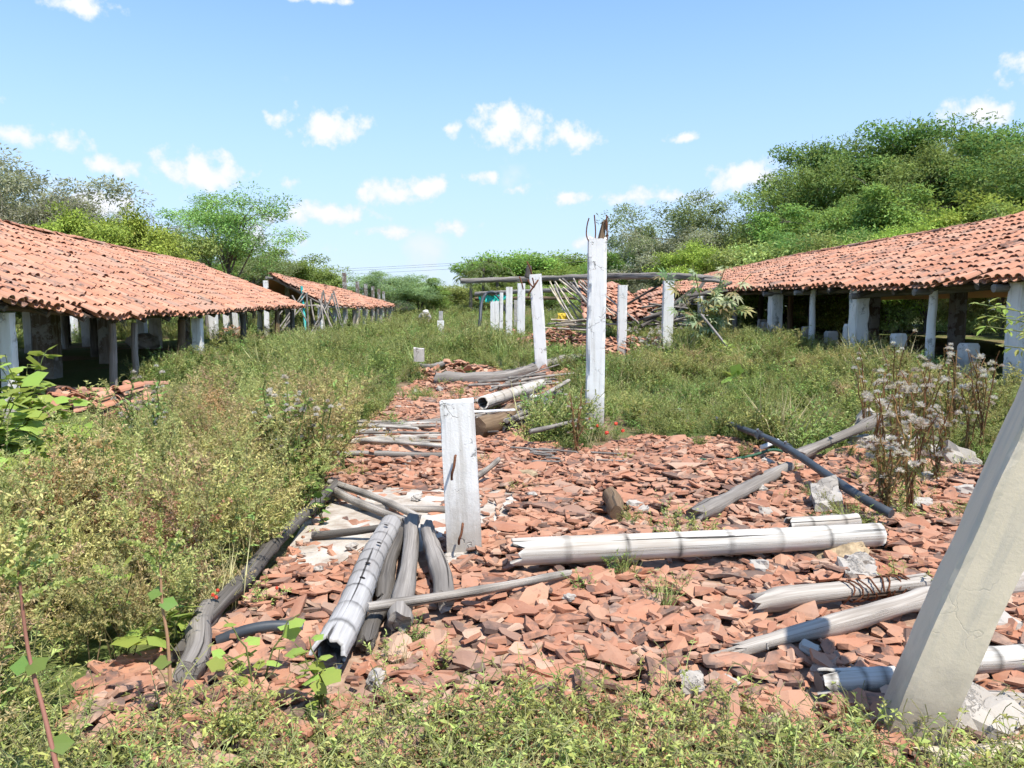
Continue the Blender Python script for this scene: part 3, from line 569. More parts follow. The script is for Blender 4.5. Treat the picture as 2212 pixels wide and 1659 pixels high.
pipe('beam_strap', 'dark strap hanging slantwise from the second log beam', [atd(1070, 636, 33), atd(1085, 655, 33), atd(1098, 690, 33), atd(1108, 715, 33)], .04, 'black_pipe', 'strap')
for pts in ([(1140, 604), (1146, 615), (1154, 620), (1150, 600)], [(1140, 640), (1150, 622), (1162, 605), (1158, 612), (1148, 626)], [(1122, 598), (1127, 612), (1130, 625)], [(1138, 565), (1143, 575), (1149, 592)]):
    P = [atd(x, y, 16.7 if k_ % 2 else 16.75) for k_, (x, y) in enumerate(pts)]; tag(rebar(curve3(P, 16), .016, None, 'wire_tie'), 'rusty wire twisted round the head of the tilted white post', 'wire', 'wires on the tilted post')
P = atd(1143, 580, 17); log('wood_stub', 'small dark wooden stub upright behind the tilted white post head', [atd(1140, 600, 18), atd(1143, 574, 18)], .07, 'darklog', 'stub', jag=(0, .02))

# ================================================================ collapsed roof and its laths
col_ = tag(empty('collapsed_roof', atd(1320, 680, 25)), 'collapsed slab of orange roof tiles sunk between the white posts', 'fallen roof')
E0, E1, R0, R1 = atd(1262, 690, 22.5), atd(1405, 682, 23.5), atd(1250, 616, 25.5), atd(1330, 614, 27.5)
eC = lambda s: E0+(E1-E0)*s/4.2; rC = lambda s: R0+(R1-R0)*s/4.2
in_world(roof(None, eC, rC, 0, 4.2, 120, spacing=.24, mess=2.2, wav=.10, nm='roof_slab'), col_)
E0b, E1b, R0b, R1b = atd(1395, 672, 27), atd(1450, 656, 28), atd(1375, 640, 29), atd(1445, 622, 30)
in_world(roof(None, lambda s: E0b+(E1b-E0b)*s/2.2, lambda s: R0b+(R1b-R0b)*s/2.2, 0, 2.2, 40, spacing=.24, mess=2.5, wav=.1, nm='roof_slab'), col_)
def stick(label, A, B, r, m, group=None, name='stick', cat='stick', k=6, nodes=True, bend=.03):
    A, B = np.asarray(A), np.asarray(B); L = np.linalg.norm(B-A); n = max(6, int(L/.12)); P = np.linspace(A, B, n); o_ = rdir(1)[0]*bend*L; t = np.linspace(0, 1, n); P = P+np.outer(np.sin(t*np.pi), o_)*np.array((1, 1, .4))
    rr_ = np.linspace(r, r*.8, n); 
    a = Acc(); C = np.ones((n*k+2+2*k, 3))
    if nodes:
        for i in range(1, n-1, 3): rr_[i] *= 1.12; C[i*k:i*k+k] *= .6
    a.add(**tube(P, rr_, k, jag=(.02, .02), rough=.1, seed=random.uniform(0, 50)), col=C); return tag(a.obj(name, MT[m], None, True, P.mean(0)), label, cat, group)
for k in range(30):
    x0 = random.uniform(1180, 1285); t_ = random.uniform(600, 622); x1 = x0+random.uniform(40, 120); D = random.uniform(23.5, 27)
    stick('fallen bamboo lath in the slanting tangle beside the collapsed tile roof', atd(x0, t_, D), atd(x1, random.uniform(680, 712), D-1.2), .03, random.choice(('palelog', 'tanbamboo', 'graylog', 'graylog')), 'laths by the collapsed roof')
for k in range(22):
    x0 = random.uniform(1350, 1480); y0 = random.uniform(655, 705); ang = random.uniform(-.9, .5); L_ = random.uniform(40, 110); D = random.uniform(21.8, 25)
    stick('grey broken lath in the heap under the split end of the log beam', atd(x0, y0, D), atd(x0+L_*math.cos(ang), y0+L_*math.sin(ang)*.6, D+random.uniform(-.8, .8)), .032, random.choice(('graylog', 'darklog', 'palelog')), 'laths under the beam end')
for x0, y0, x1, y1 in ((1385, 705, 1500, 622), (1390, 690, 1520, 640), (1440, 700, 1520, 610), (1480, 640, 1570, 628), (1480, 650, 1580, 610)):
    stick('thick dark pole jutting from the heap under the split log beam end', atd(x0, y0, 22.5), atd(x1, y1, 23.5), .06, 'darklog', 'dark poles in the heap', k=8, nodes=False)
for k in range(14):
    x0 = random.uniform(1170, 1260); y0 = random.uniform(690, 712); D = random.uniform(21, 25)
    stick('bamboo lath lying flat on the tile heap beyond the tall post', atd(x0, y0, D), atd(x0+random.uniform(50, 110), y0+random.uniform(-14, 10), D+random.uniform(-1, 1)), .03, random.choice(('palelog', 'tanbamboo')), 'laths on the tile heap')
for k in range(16):
    x0 = random.uniform(625, 720); y1 = random.uniform(700, 735); D = random.uniform(35, 37)
    stick('thin pole leaning in the open gable of the far shed', atd(x0, random.uniform(625, 655), D), atd(x0+random.uniform(-60, 40), y1, D-.3), .04, random.choice(('palelog', 'graylog', 'palelog')), 'poles in the far gable')
stick('slender upright pole before the far shed gable beside its white corner post', atd(662, 632, 34.5), atd(668, 735, 34.5), .045, 'graylog')
pipe('drain_pipe', 'teal plastic pipe standing upright in the open gable of the far shed', [atd(651, 618, 37), atd(655, 660, 37), atd(658, 690, 36.8), atd(660, 722, 36.6)], .06, 'teal_pipe', 'pipe')
stick('white pole slanting out of the weeds beside the castor plant', atd(1512, 640, 20), atd(1513, 714, 20), .07, 'whitewash', nodes=False, k=9, bend=0)
stick('grey pole sloping down into the weeds below the castor plant', atd(1515, 680, 19), atd(1570, 748, 17.5), .032, 'graylog', nodes=False)

# ================================================================ logs and bamboo on the rubble
def bamboo(name, label, A, B, r, m, nodes, cat='bamboo pole', k=16, open0=0., open1=0., r1=None, holes=()):
    """hollow cane: node rings swell and darken, torn ends"""
    LOGS.append((A, B, r)); A, B = np.asarray(A, float), np.asarray(B, float); L = np.linalg.norm(B-A); n = int(L/.022); t = np.linspace(0, 1, n); P = np.linspace(A, B, n)
    u = nrm(B-A); side = nrm(np.cross(u, (0, 0, 1))); P = P+np.outer(.012*np.sin(t*7), side)+np.outer(.010*np.sin(t*5+1), (0, 0, 1))
    rr_ = np.linspace(r, r1 or r*.92, n); C = np.ones((n, k, 3)); d = t*L
    for q in nodes:
        e = np.abs(d-q*L); rr_ = rr_*(1+.055*np.exp(-(e/.018)**2)-.015*np.exp(-((e-.035)/.015)**2)); g = np.exp(-(e/.014)**2); C *= 1-g[:, None, None]*rng.uniform(.35, .85, (1, k, 1))
    T_ = tube(P, rr_, k, cap=False, rough=.035, seed=r*77, ph=.2); V = T_['V'].reshape(n, k, 3); inner = tube(P, rr_*.8, k, cap=False, ph=.2)['V'].reshape(n, k, 3)
    sh = np.zeros(k)
    for end, amt in ((0, open0), (1, open1)):
        if amt:
            f = np.array([abs(fbm(j*.9, end*5+r*50, 1.)) for j in range(k)]); f = amt*(.15+f*1.3); j0 = 3; f[j0:j0+max(2, k//3)] += amt*.9; f = np.maximum(0, f+rng.normal(0, amt*.1, k)); lim = f if end == 0 else L-f
            for j in range(k):
                i = np.searchsorted(d, lim[j])
                if end == 0: V[:i, j] = V[min(i, n-1), j]; inner[:i, j] = inner[min(i, n-1), j]
                else: V[i:, j] = V[max(i-1, 0), j]; inner[i:, j] = inner[max(i-1, 0), j]
    a = Acc(); a.add(V, T_['Q'], uv=T_['uv'], col=C.reshape(-1, 3)); ii = T_['Q'][:, ::-1]
    a.add(inner, ii, uv=T_['uv'], col=np.full((n*k, 3), .45))
    N_ = n*k; Q = []
    for j in range(k):
        jn = (j+1) % k; Q.append((j, N_+j, N_+jn, jn)); Q.append(((n-1)*k+j, (n-1)*k+jn, N_+(n-1)*k+jn, N_+(n-1)*k+j))
    a.q.append(np.array(Q))
    # diaphragms a little way in
    o = a.obj(name, MT[m], None, True, (A+B)/2); tag(o, label, cat)
    for s in (.12, .9):
        c = A+(B-A)*s; dsc = Acc(); th = np.arange(12)*np.pi/6; b2 = np.cross(side, u)
        dsc.add(np.concatenate([[c], c+r*.82*(np.cos(th)[:, None]*side+np.sin(th)[:, None]*b2)]), T=[(0, 1+j, 1+(j+1) % 12) for j in range(12)], col=(.5, .5, .5)); in_world(dsc.obj('node_wall', MT[m], None, False, c), o)
    for q, ang in holes:
        c = A+(B-A)*q; b2 = np.cross(side, u); dr = side*math.sin(ang)+b2*math.cos(ang); dr = dr if dr[2] > 0 else -dr; c = c+dr*r*.99; h_ = Acc(); th = np.arange(8)*np.pi/4; s2 = nrm(np.cross(dr, u))
        h_.add(np.concatenate([[c+dr*.004], c+dr*.002+.016*(np.cos(th)[:, None]*s2+np.sin(th)[:, None]*u)]), T=[(0, 1+j, 1+(j+1) % 8) for j in range(8)], col=(.12, .1, .09)); in_world(h_.obj('bud_hole', MT['darklog'], None, False, c), o)
    return o
bamboo('bamboo_pole', 'thick bleached white bamboo culm lying across the tile rubble, its near end splintered', atz(1082, 1197, .165), atz(1905, 1152, .15), .082, 'bamboo', [.155, .30, .435, .57, .705, .84, .97], open0=.16, open1=.03)
bamboo('bamboo_pole', 'short thinner white bamboo peeping out behind the thick white culm', atz(1695, 1138, .13), atz(1850, 1122, .13), .055, 'bamboo', [.3, .8], open0=.03)
bamboo('bamboo_pole', 'grey-white bamboo culm with a torn open lower end and bud holes, beside dark logs', atz(702, 1432, .13), atz(842, 1132, .13), .078, 'graybamboo', [.12, .22, .34, .45, .545, .64, .73, .81, .9], open0=.12, r1=.072, holes=[(.27, .2), (.39, .3), (.5, .2), (.68, .3), (.86, .2)])
bamboo('bamboo_pole', 'pale jointed bamboo on the stick heap behind the short broken post', atz(1040, 872, .25), atz(1168, 828, .3), .095, 'bamboo', [.12, .25, .38, .5, .63, .77, .9], open0=.03)
L_ = log
L_('log', 'dark grey round log, middle one beside the torn grey bamboo', [atz(862, 1345, .12), atz(880, 1230, .12), atz(890, 1128, .12)], .056, 'graylog', jag=(.05, .02))
L_('log', 'olive-grey smooth log shaded by the short white post', [atz(958, 1300, .10), atz(940, 1210, .13), atz(928, 1135, .14)], .055, 'graylog')
L_('log', 'short charred stub of log at the lower end of the torn bamboo', [atz(790, 1395, .07), atz(826, 1300, .08)], .045, 'darklog')
L_('log', 'narrow dark log hidden between the torn bamboo and the middle log', [atz(830, 1300, .06), atz(860, 1150, .08)], .05, 'darklog')
stick('long thin bamboo stick crossing the tiles below the short white post', atz(800, 1312, .17), atz(1228, 1238, .12), .026, 'palelog')
lw = L_('log', 'weathered grey log with a split end resting on the tiles near the black pipe', [atz(1500, 1115, .10), atz(1600, 1062, .11), atz(1702, 1008, .13)], .062, 'graylog', jag=(.08, .02))
L_('log', 'grey log propped on concrete rubble beyond the black pipe', [atz(1725, 985, .12), atz(1800, 950, .2), atz(1895, 905, .33)], .062, 'graylog')
L_('wood_block', 'short stubby piece of brown post lying alone on the tiles', [atz(1318, 1070, .12), atz(1334, 1112, .10)], .07, 'brownlog', 'wood block', jag=(.01, .01))
L_('pole', 'straight grey pole lying level behind the short white post among the sticks', [atz(705, 980, .08), atz(960, 982, .08)], .034, 'graylog', 'pole', jag=(.01, .01), rough=.05)
L_('log', 'log wrapped in rusty wire beside the leaning cream post', [atz(1635, 1305, .09), atz(1800, 1280, .10), atz(2000, 1255, .11)], .05, 'palelog', jag=(.06, .02))
wl = L_('log', 'long splintered log pointing at the leaning cream post from the tiles', [atz(1590, 1405, .05), atz(1700, 1370, .09), atz(1850, 1330, .10), atz(2010, 1285, .10)], .03, 'palelog', r1=.055, jag=(.08, .02))
for dx, dy, ex, ey in ((1530, 1418, 1640, 1385), (1560, 1420, 1680, 1380)): log('splinter', None, [atz(dx, dy, .04), atz(ex, ey, .085)], .012, 'palelog', parent=wl, k=6, jag=(.02, 0))
bamboo('bamboo_pole', 'split white bamboo half hidden behind the foot of the leaning cream post', atz(1745, 1478, .07), atz(1935, 1462, .09), .055, 'bamboo', [.2, .6, .85], open0=.1)
bamboo('bamboo_pole', 'white bamboo coming out from behind the leaning cream post at the edge', atz(2085, 1432, .10), atz(2320, 1405, .10), .055, 'bamboo', [.2, .5, .8])
L_('log', 'thin pale log near the foot of the leaning post, low among weeds', [atz(2060, 1508, .08), atz(2330, 1530, .07)], .04, 'palelog')
L_('log', 'pale pole at the bottom corner past the leaning post foot', [atz(1990, 1640, .06), atz(2350, 1615, .06)], .04, 'tanbamboo')
L_('log', 'whitish log end appearing behind the leaning post above the bamboo', [atz(2140, 1262, .10), atz(2340, 1235, .10)], .06, 'palelog')
L_('log', 'smooth grey log end poking out of the weeds at the rubble edge', [atz(405, 1455, .09), atz(432, 1380, .10), atz(450, 1310, .12)], .054, 'graylog', jag=(.01, .02))
L_('log', 'long dark log lying along the edge between weeds and rubble', [atz(432, 1345, .10), atz(520, 1250, .11), atz(600, 1160, .11), atz(725, 1045, .12)], .046, 'darklog')
L_('log', 'second dark log half buried under the weeds beside the long dark log', [atz(385, 1420, .06), atz(470, 1310, .08), atz(545, 1240, .06)], .042, 'darklog')
pipe('hose', 'short piece of black hose curving over the tiles near the torn bamboo', [atz(470, 1385, .05), atz(530, 1362, .09), atz(590, 1352, .10), atz(655, 1356, .08)], .028, 'black_pipe', 'hose')
stick('dark charred stick over the white cement patch', atz(672, 1158, .06), atz(832, 1138, .14), .03, 'darklog', nodes=False)
stick('bamboo stick with brown nodes pointing at the short post, upper of two', atz(712, 1042, .12), atz(905, 1118, .09), .032, 'palelog')
stick('bamboo stick pointing at the short post, lower of two', atz(722, 1060, .10), atz(872, 1125, .09), .036, 'palelog')
stick('pale flat cane lying behind the short post on the white cement', atz(775, 1098, .06), atz(1000, 1102, .07), .03, 'palelog')
stick('slender stick rising just past the short white post', atz(1030, 1030, .1), atz(1080, 990, .25), .028, 'palelog')
L_('log', 'fat brown log behind the short post under the stick heap', [atz(1030, 925, .16), atz(1108, 885, .2)], .13, 'brownlog', jag=(.02, .02), r1=.09)
L_('log_beam', 'fallen dark log beam lying across the far end of the tile rubble', [atz(940, 815, .12), atz(1080, 797, .16), atz(1200, 782, .2), atz(1270, 772, .25)], .12, 'graylog', 'beam')
L_('log', 'dark bent branch beside the fallen beam at the far end of the rubble', [atz(905, 790, .1), atz(930, 775, .2), atz(955, 765, .3)], .07, 'graylog', 'branch')
a = Acc(); pv = post_data(.06, .02, .62, seed=3, chip=0); 
o = pv.obj('pvc_strip', MT['pvc']); p0_, p1_ = atz(1012, 889, .3), atz(1083, 886, .3); o.location = [float(v) for v in p0_]; o.rotation_euler = Vector((p1_-p0_).tolist()).to_track_quat('Z', 'Y').to_euler(); tag(o, 'white plastic strip lying behind the head of the short post', 'plastic strip')
pipe('pvc_pipe', 'white plastic pipe end among the sticks under the long diagonal cane', [atz(1130, 855, .15), atz(1165, 862, .15), atz(1180, 868, .15)], .06, 'pvc', 'pipe')
stick('long diagonal bamboo cane leaning over the stick heap', atz(1085, 925, .1), atz(1228, 822, .35), .04, 'palelog')
for k in range(46):
    x0 = random.uniform(1010, 1160); y0 = random.uniform(815, 935); an = random.uniform(-.75, -.05); L1 = random.uniform(50, 130)
    z = random.uniform(.06, .25); stick('weathered stick in the heap behind the short white post', atz(x0, y0, z), atz(x0+L1*math.cos(an), y0+L1*math.sin(an)*.55, z+random.uniform(-.02, .1)), random.uniform(.016, .032), random.choice(('palelog', 'graylog', 'graylog', 'bamboo')), 'stick heap behind the short post')
for k in range(20):
    x0 = random.uniform(740, 850); y0 = random.uniform(905, 955); an = random.uniform(-.22, .18); L1 = random.uniform(90, 210)
    z = random.uniform(.05, .13); stick('thin cane in the spread of canes between the weeds and the short post', atz(x0, y0, z), atz(min(x0+L1*math.cos(an), 960), y0+L1*math.sin(an)*.5, z+random.uniform(-.02, .05)), random.uniform(.018, .03), random.choice(('palelog', 'tanbamboo', 'graylog', 'bamboo')), 'canes left of the short post')
for k in range(10):
    x0 = random.uniform(1040, 1300); y0 = random.uniform(960, 1000); L1 = random.uniform(30, 80); stick('small loose twig lying on the tiles right behind the short post', atz(x0, y0, .1), atz(x0+L1, y0+random.uniform(-12, 12), .11), .012, 'graylog', 'loose twigs on the tiles', nodes=False)
# black pipe with clamps and green hose
bp = pipe('black_pipe', 'long black plastic water pipe with clamps sloping across the rubble', [atz(1545, 905, .18), atz(1640, 940, .26), atz(1700, 968, .28), atz(1800, 1035, .24), atz(1870, 1080, .2), atz(1925, 1110, .15)], .036, 'black_pipe', 'pipe', n=40, k=10)
for dx, dy in ((1640, 940), (1700, 968)):
    c = atz(dx, dy, .27); u = nrm(atz(dx+20, dy+11, .27)-c); a = Acc(); a.add(**tube([c-u*.03, c-u*.028, c+u*.028, c+u*.03], [.03, .05, .05, .03], 10)); in_world(a.obj('clamp', MT['black_pipe'], None, False, c), bp)
    a = Acc(); a.add(**tube([c, c+np.array((-.03, -.02, .07))], .014, 6)); in_world(a.obj('clamp_bolt', MT['wire'], None, False, c), bp)
pipe('black_pipe', 'short offcut of black pipe in the weeds beside the long black pipe', [atz(1635, 915, .12), atz(1680, 925, .14), atz(1730, 932, .1)], .03, 'black_pipe', 'pipe')
pipe('pvc_fitting', 'small white plastic fitting at the clamp of the black pipe', [atz(1645, 966, .18), atz(1680, 952, .22)], .025, 'pvc', 'fitting', n=6)
pipe('green_hose', 'thin dark green hose lying on the tiles near the black pipe', [atz(1510, 992, .1), atz(1560, 995, .1), atz(1620, 985, .11), atz(1665, 972, .15), atz(1690, 975, .12)], .016, 'green_hose', 'hose')
# wire coil on the log
wc = tag(empty('wire_coil', atz(1930, 1262, .1)), 'tangle of rusty wire wound round the log by the leaning post', 'wire')
for k in range(9):
    q = 1830+k*15; c = atz(q+random.uniform(-6, 6), 1278-(q-1830)*.14, .10); u = nrm(atz(q+20, 1275-(q-1830)*.14, .1)-c); s = nrm(np.cross(u, (0, 0, 1))); th = np.linspace(0, 2*np.pi, 16); tw = random.uniform(-.04, .04)
    P = c+.058*(np.cos(th)[:, None]*s+np.sin(th)[:, None]*np.array((0, 0, 1)))+np.outer(np.sin(th*2+k)*.02+tw*th/6, u); rebar(P, .005, wc, 'wire_turn')
# concrete chunks
def chunk(name, label, c, s, m='rock', sub=3, cat='chunk', group=None, box=.6):
    bm = bmesh.new(); bmesh.ops.create_cube(bm, size=1.); bmesh.ops.subdivide_edges(bm, edges=bm.edges[:], cuts=sub, use_grid_fill=True); sd = random.uniform(0, 80)
    for v in bm.verts:
        p = v.co.copy(); sph = p.normalized()*.62; p = p*box+sph*(1-box); q = 1+.38*fbm(p.x*2+sd, p.y*2, p.z*2); v.co = Vector((p.x*s[0]*q, p.y*s[1]*q, p.z*s[2]*q))
    me = bpy.data.meshes.new(name); bm.to_mesh(me); bm.free(); me.materials.append(MT[m]); o = link(name, me); o.location = [float(x) for x in c]; o.rotation_euler = (random.gauss(0, .2), random.gauss(0, .2), random.uniform(0, 6)); tag(o, label, cat, group); return o
chunk('concrete_block', 'broken white concrete block below the black pipe', atz(1785, 1085, .1), (.34, .2, .22), box=.85)
chunk('concrete_chunk', 'white concrete lump holding up the grey log end', atz(1880, 915, .2), (.3, .25, .3))
chunk('concrete_chunk', 'flat white concrete slab piece among the dried thistles', atz(1905, 955, .1), (.6, .4, .14), box=.8)
chunk('concrete_chunk', 'squarish white concrete lump beyond the thistles at the rubble edge', atz(2050, 985, .12), (.42, .25, .2), box=.8)
chunk('brick_piece', 'small red brick piece beside the thistles', atz(2036, 1015, .08), (.12, .1, .12), 'shard', 2, 'brick', box=.9)
chunk('concrete_chunk', 'small white stone peeping from the weeds beyond the tile field', atz(1470, 898, .1), (.25, .18, .2))
chunk('boulder', 'pale boulder lying in the grass near the lone thin post', atd(918, 688, 52), (.95, .7, .8), cat='boulder', box=.2)
chunk('boulder', 'white boulder seen in the sunlit grass through the low shed', atd(312, 741, 26), (.9, .7, .5), cat='boulder', box=.2)
chunk('dung_heap', 'heap of crumbly tan earth beside the far end of the thick white culm', atz(1820, 1195, .05), (.3, .2, .13), 'dung', 5, 'earth heap', box=.2)
chunk('dung_heap', 'small pale crumbly clod on the tiles behind the short post', atz(1135, 1027, .06), (.26, .12, .08), 'dung', 5, 'earth heap', box=.2)
post('white_stump', 'low white round stump with broken top in the weeds', atd(905, 768, 16)-np.array((0, 0, .12)), .22, .27, 'whitewash', cat='stump', nside=3, broken=.06)
for k, (dx, dy, s) in enumerate([(1640,1225,.1),(1860,1215,.12),(1840,1235,.14),(1870,1240,.1),(1660,1000,.1),(1640,1055,.09),(1585,1020,.07),(1530,1020,.05),(1800,1130,.12),(1650,1105,.08),(1760,1130,.08),(2010,1040,.14),(2080,1060,.12),(1990,1090,.12),(2100,1005,.16),(2120,1120,.1),(1960,1010,.16),(1495,1480,.09),(1570,1478,.07),(1750,1400,.06),(1650,1390,.05),(1390,1100,.06),(1370,1090,.08),(810,1465,.06),(880,1000,.07),(950,840,.1),(900,850,.13),(860,880,.08),(2110,1545,.2),(2160,1560,.14),(2080,1560,.1),(2150,1340,.14),(1230,1290,.05),(1150,1070,.07),(900,1075,.06),(760,1180,.05),(690,1230,.05)]):
    chunk('mortar_lump', 'small grey-white lump of mortar scattered on the broken tiles', atz(dx, dy, .07), (s*1.3, s, s*.7), 'rock', 2, 'mortar lump', 'mortar lumps in the rubble')
# tile stack at the low shed
for row, (dx, dy, n) in enumerate([(205, 838, 8), (235, 828, 9), (255, 850, 5)]):
    b_ = atz(dx, 925, .05)
    for k in range(n):
        p = b_+np.array((random.gauss(0, .02), row*.25+random.gauss(0, .02), .05+k*.05)); yaw = R(-25)+random.gauss(0, .06)
        tag(link('roof_tile', TM[random.randrange(8)], None, Matrix.Translation(p.tolist()) @ Matrix.Rotation(yaw, 4, 'Z') @ Matrix.Rotation(R(8), 4, 'X')), 'curved clay roof tile in the leaning stack among weeds by the low shed', 'roof tile', 'stacked tiles by the low shed')
# plank floor pieces / loose tiles inside the low shed mouth
for k in range(16):
    p = np.array((random.uniform(-6.6, -5.2), random.uniform(12.4, 15), 0)); p[2] = gz(p[0], p[1])+.12+random.uniform(0, .15)
    tag(link('roof_tile', TM[random.randrange(8)], None, Matrix.Translation(p.tolist()) @ Matrix.Rotation(random.uniform(0, 6), 4, 'Z') @ Matrix.Rotation(random.gauss(0, .15), 4, 'X')), 'loose clay roof tile dropped on the ground under the eave of the low shed', 'roof tile', 'loose tiles under the eave')
tag(empty_can := chunk('yellow_can', 'small yellow container on the tile heap under the second beam', atd(1216, 686, 24), (.28, .22, .26), 'yellow_can', 2, 'container', box=.9))

# ================================================================ broken tiles
def shard_geo(rad, k, mid=True, seedcol=None):
    Rr = random.uniform(.085, .13); th = .016; ang = np.sort(rng.random(k)*2*np.pi/k*.75+np.arange(k)*2*np.pi/k); rr_ = rad*rng.uniform(.6, 1.15, k); el = random.uniform(.6, .95)
    u = rr_*np.cos(ang)*el; v = rr_*np.sin(ang)/el; cu, cv = u.mean(), v.mean(); rings = [(u, v)]
    if mid: rings.append((cu+(u-cu)*.5, cv+(v-cv)*.5))
    rings.append((np.array([cu]), np.array([cv]))); V = []; zo = Rr*(1-math.cos(min(1.2, rad/Rr)))*.5
    for a, b in rings: t = np.clip(a/Rr, -1.35, 1.35); V.append(np.stack([Rr*np.sin(t), b, Rr*np.cos(t)-Rr+zo], 1))
    t = np.clip(u*.97/Rr, -1.35, 1.35); V.append(np.stack([(Rr-th)*np.sin(t), v*.97, (Rr-th)*np.cos(t)-Rr+zo], 1)); V.append(np.array([[(0), cv, -th+zo]]))
    n0 = len(V)-2; offs = np.concatenate([[0], np.cumsum([len(x) for x in V])]); T = []; Q = []
    for r in range(n0-1):
        for j in range(k):
            jn = (j+1) % k
            if r < n0-2: Q.append((offs[r]+j, offs[r]+jn, offs[r+1]+jn, offs[r+1]+j))
            else: T.append((offs[r]+j, offs[r]+jn, offs[r+1]))
    for j in range(k): jn = (j+1) % k; Q.append((j, offs[n0]+j, offs[n0]+jn, jn)); T.append((offs[n0]+jn, offs[n0]+j, offs[n0+1]))
    V = np.concatenate(V)
    if random.random() < .45: V = V*np.array((1, -1, -1))   # lies hollow side up
    return V, np.array(Q), np.array(T)
def frag_geo(wd, ln, nc):
    """piece of a barrel tile: columns across the curve, each with its own broken ends"""
    Rr = random.uniform(.10, .15); th = random.uniform(.010, .014); u = np.linspace(-wd/2, wd/2, nc+1)+rng.normal(0, wd*.03, nc+1); c = random.uniform(-.25, .25)*ln
    sh = np.clip(1-np.abs(np.linspace(-1, 1, nc+1))**random.uniform(1.5, 4)*random.uniform(.3, .95), .12, 1)
    lo = -ln/2*sh*rng.uniform(.7, 1.1, nc+1)+c*np.linspace(-1, 1, nc+1); hi = ln/2*sh*rng.uniform(.7, 1.1, nc+1)+c*np.linspace(-1, 1, nc+1)
    t = u/Rr; mz = Rr*np.cos(t).mean(); n = nc+1
    def row(r, v, k=1.): return np.stack([r*np.sin(t*k), v, r*np.cos(t*k)-mz], 1)
    V = np.concatenate([row(Rr, lo), row(Rr, hi), row(Rr-th, lo*.96), row(Rr-th, hi*.96)]); Q = []
    for j in range(nc): Q += [(j, j+1, n+j+1, n+j), (2*n+j+1, 2*n+j, 3*n+j, 3*n+j+1), (j+1, j, 2*n+j, 2*n+j+1), (n+j, n+j+1, 3*n+j+1, 3*n+j)]
    Q += [(0, n, 3*n, 2*n), (nc, 2*n+nc, 3*n+nc, n+nc)]
    if random.random() < .4: V = V*np.array((1, -1, -1))
    return V, np.array(Q), np.zeros((0, 3), int)
BIG = [frag_geo(random.uniform(.06, .15), random.uniform(.07, .19), random.choice((3, 4, 4))) for _ in range(30)]+[frag_geo(random.uniform(.18, .21), random.uniform(.24, .34), 5) for _ in range(4)]
SML = [shard_geo(random.uniform(.03, .06), random.randint(4, 5), False) for _ in range(14)]
BM = []
for V, Q, T in BIG:
    a = Acc(); a.add(V, Q, T, col=(rng.random(), rng.random(), 0)); BM.append(a.mesh('tile_fragment', MT['shard']))
HEAPS = [(atd(1215, 708, 23), 2.4, 2., .7, 480), (atd(1340, 718, 22), 2.4, 1.6, .55, 360), (atd(1110, 702, 30), 1.6, 1.5, .5, 170), (atd(985, 752, 17), 1.1, 1.1, .35, 180), (atd(500, 712, 36), 1.4, 1, .6, 150), (atd(800, 722, 34), 1.2, .8, .3, 60), (np.array((-6.2, 13.2, 0)), 1.1, 1.6, .25, 160)]
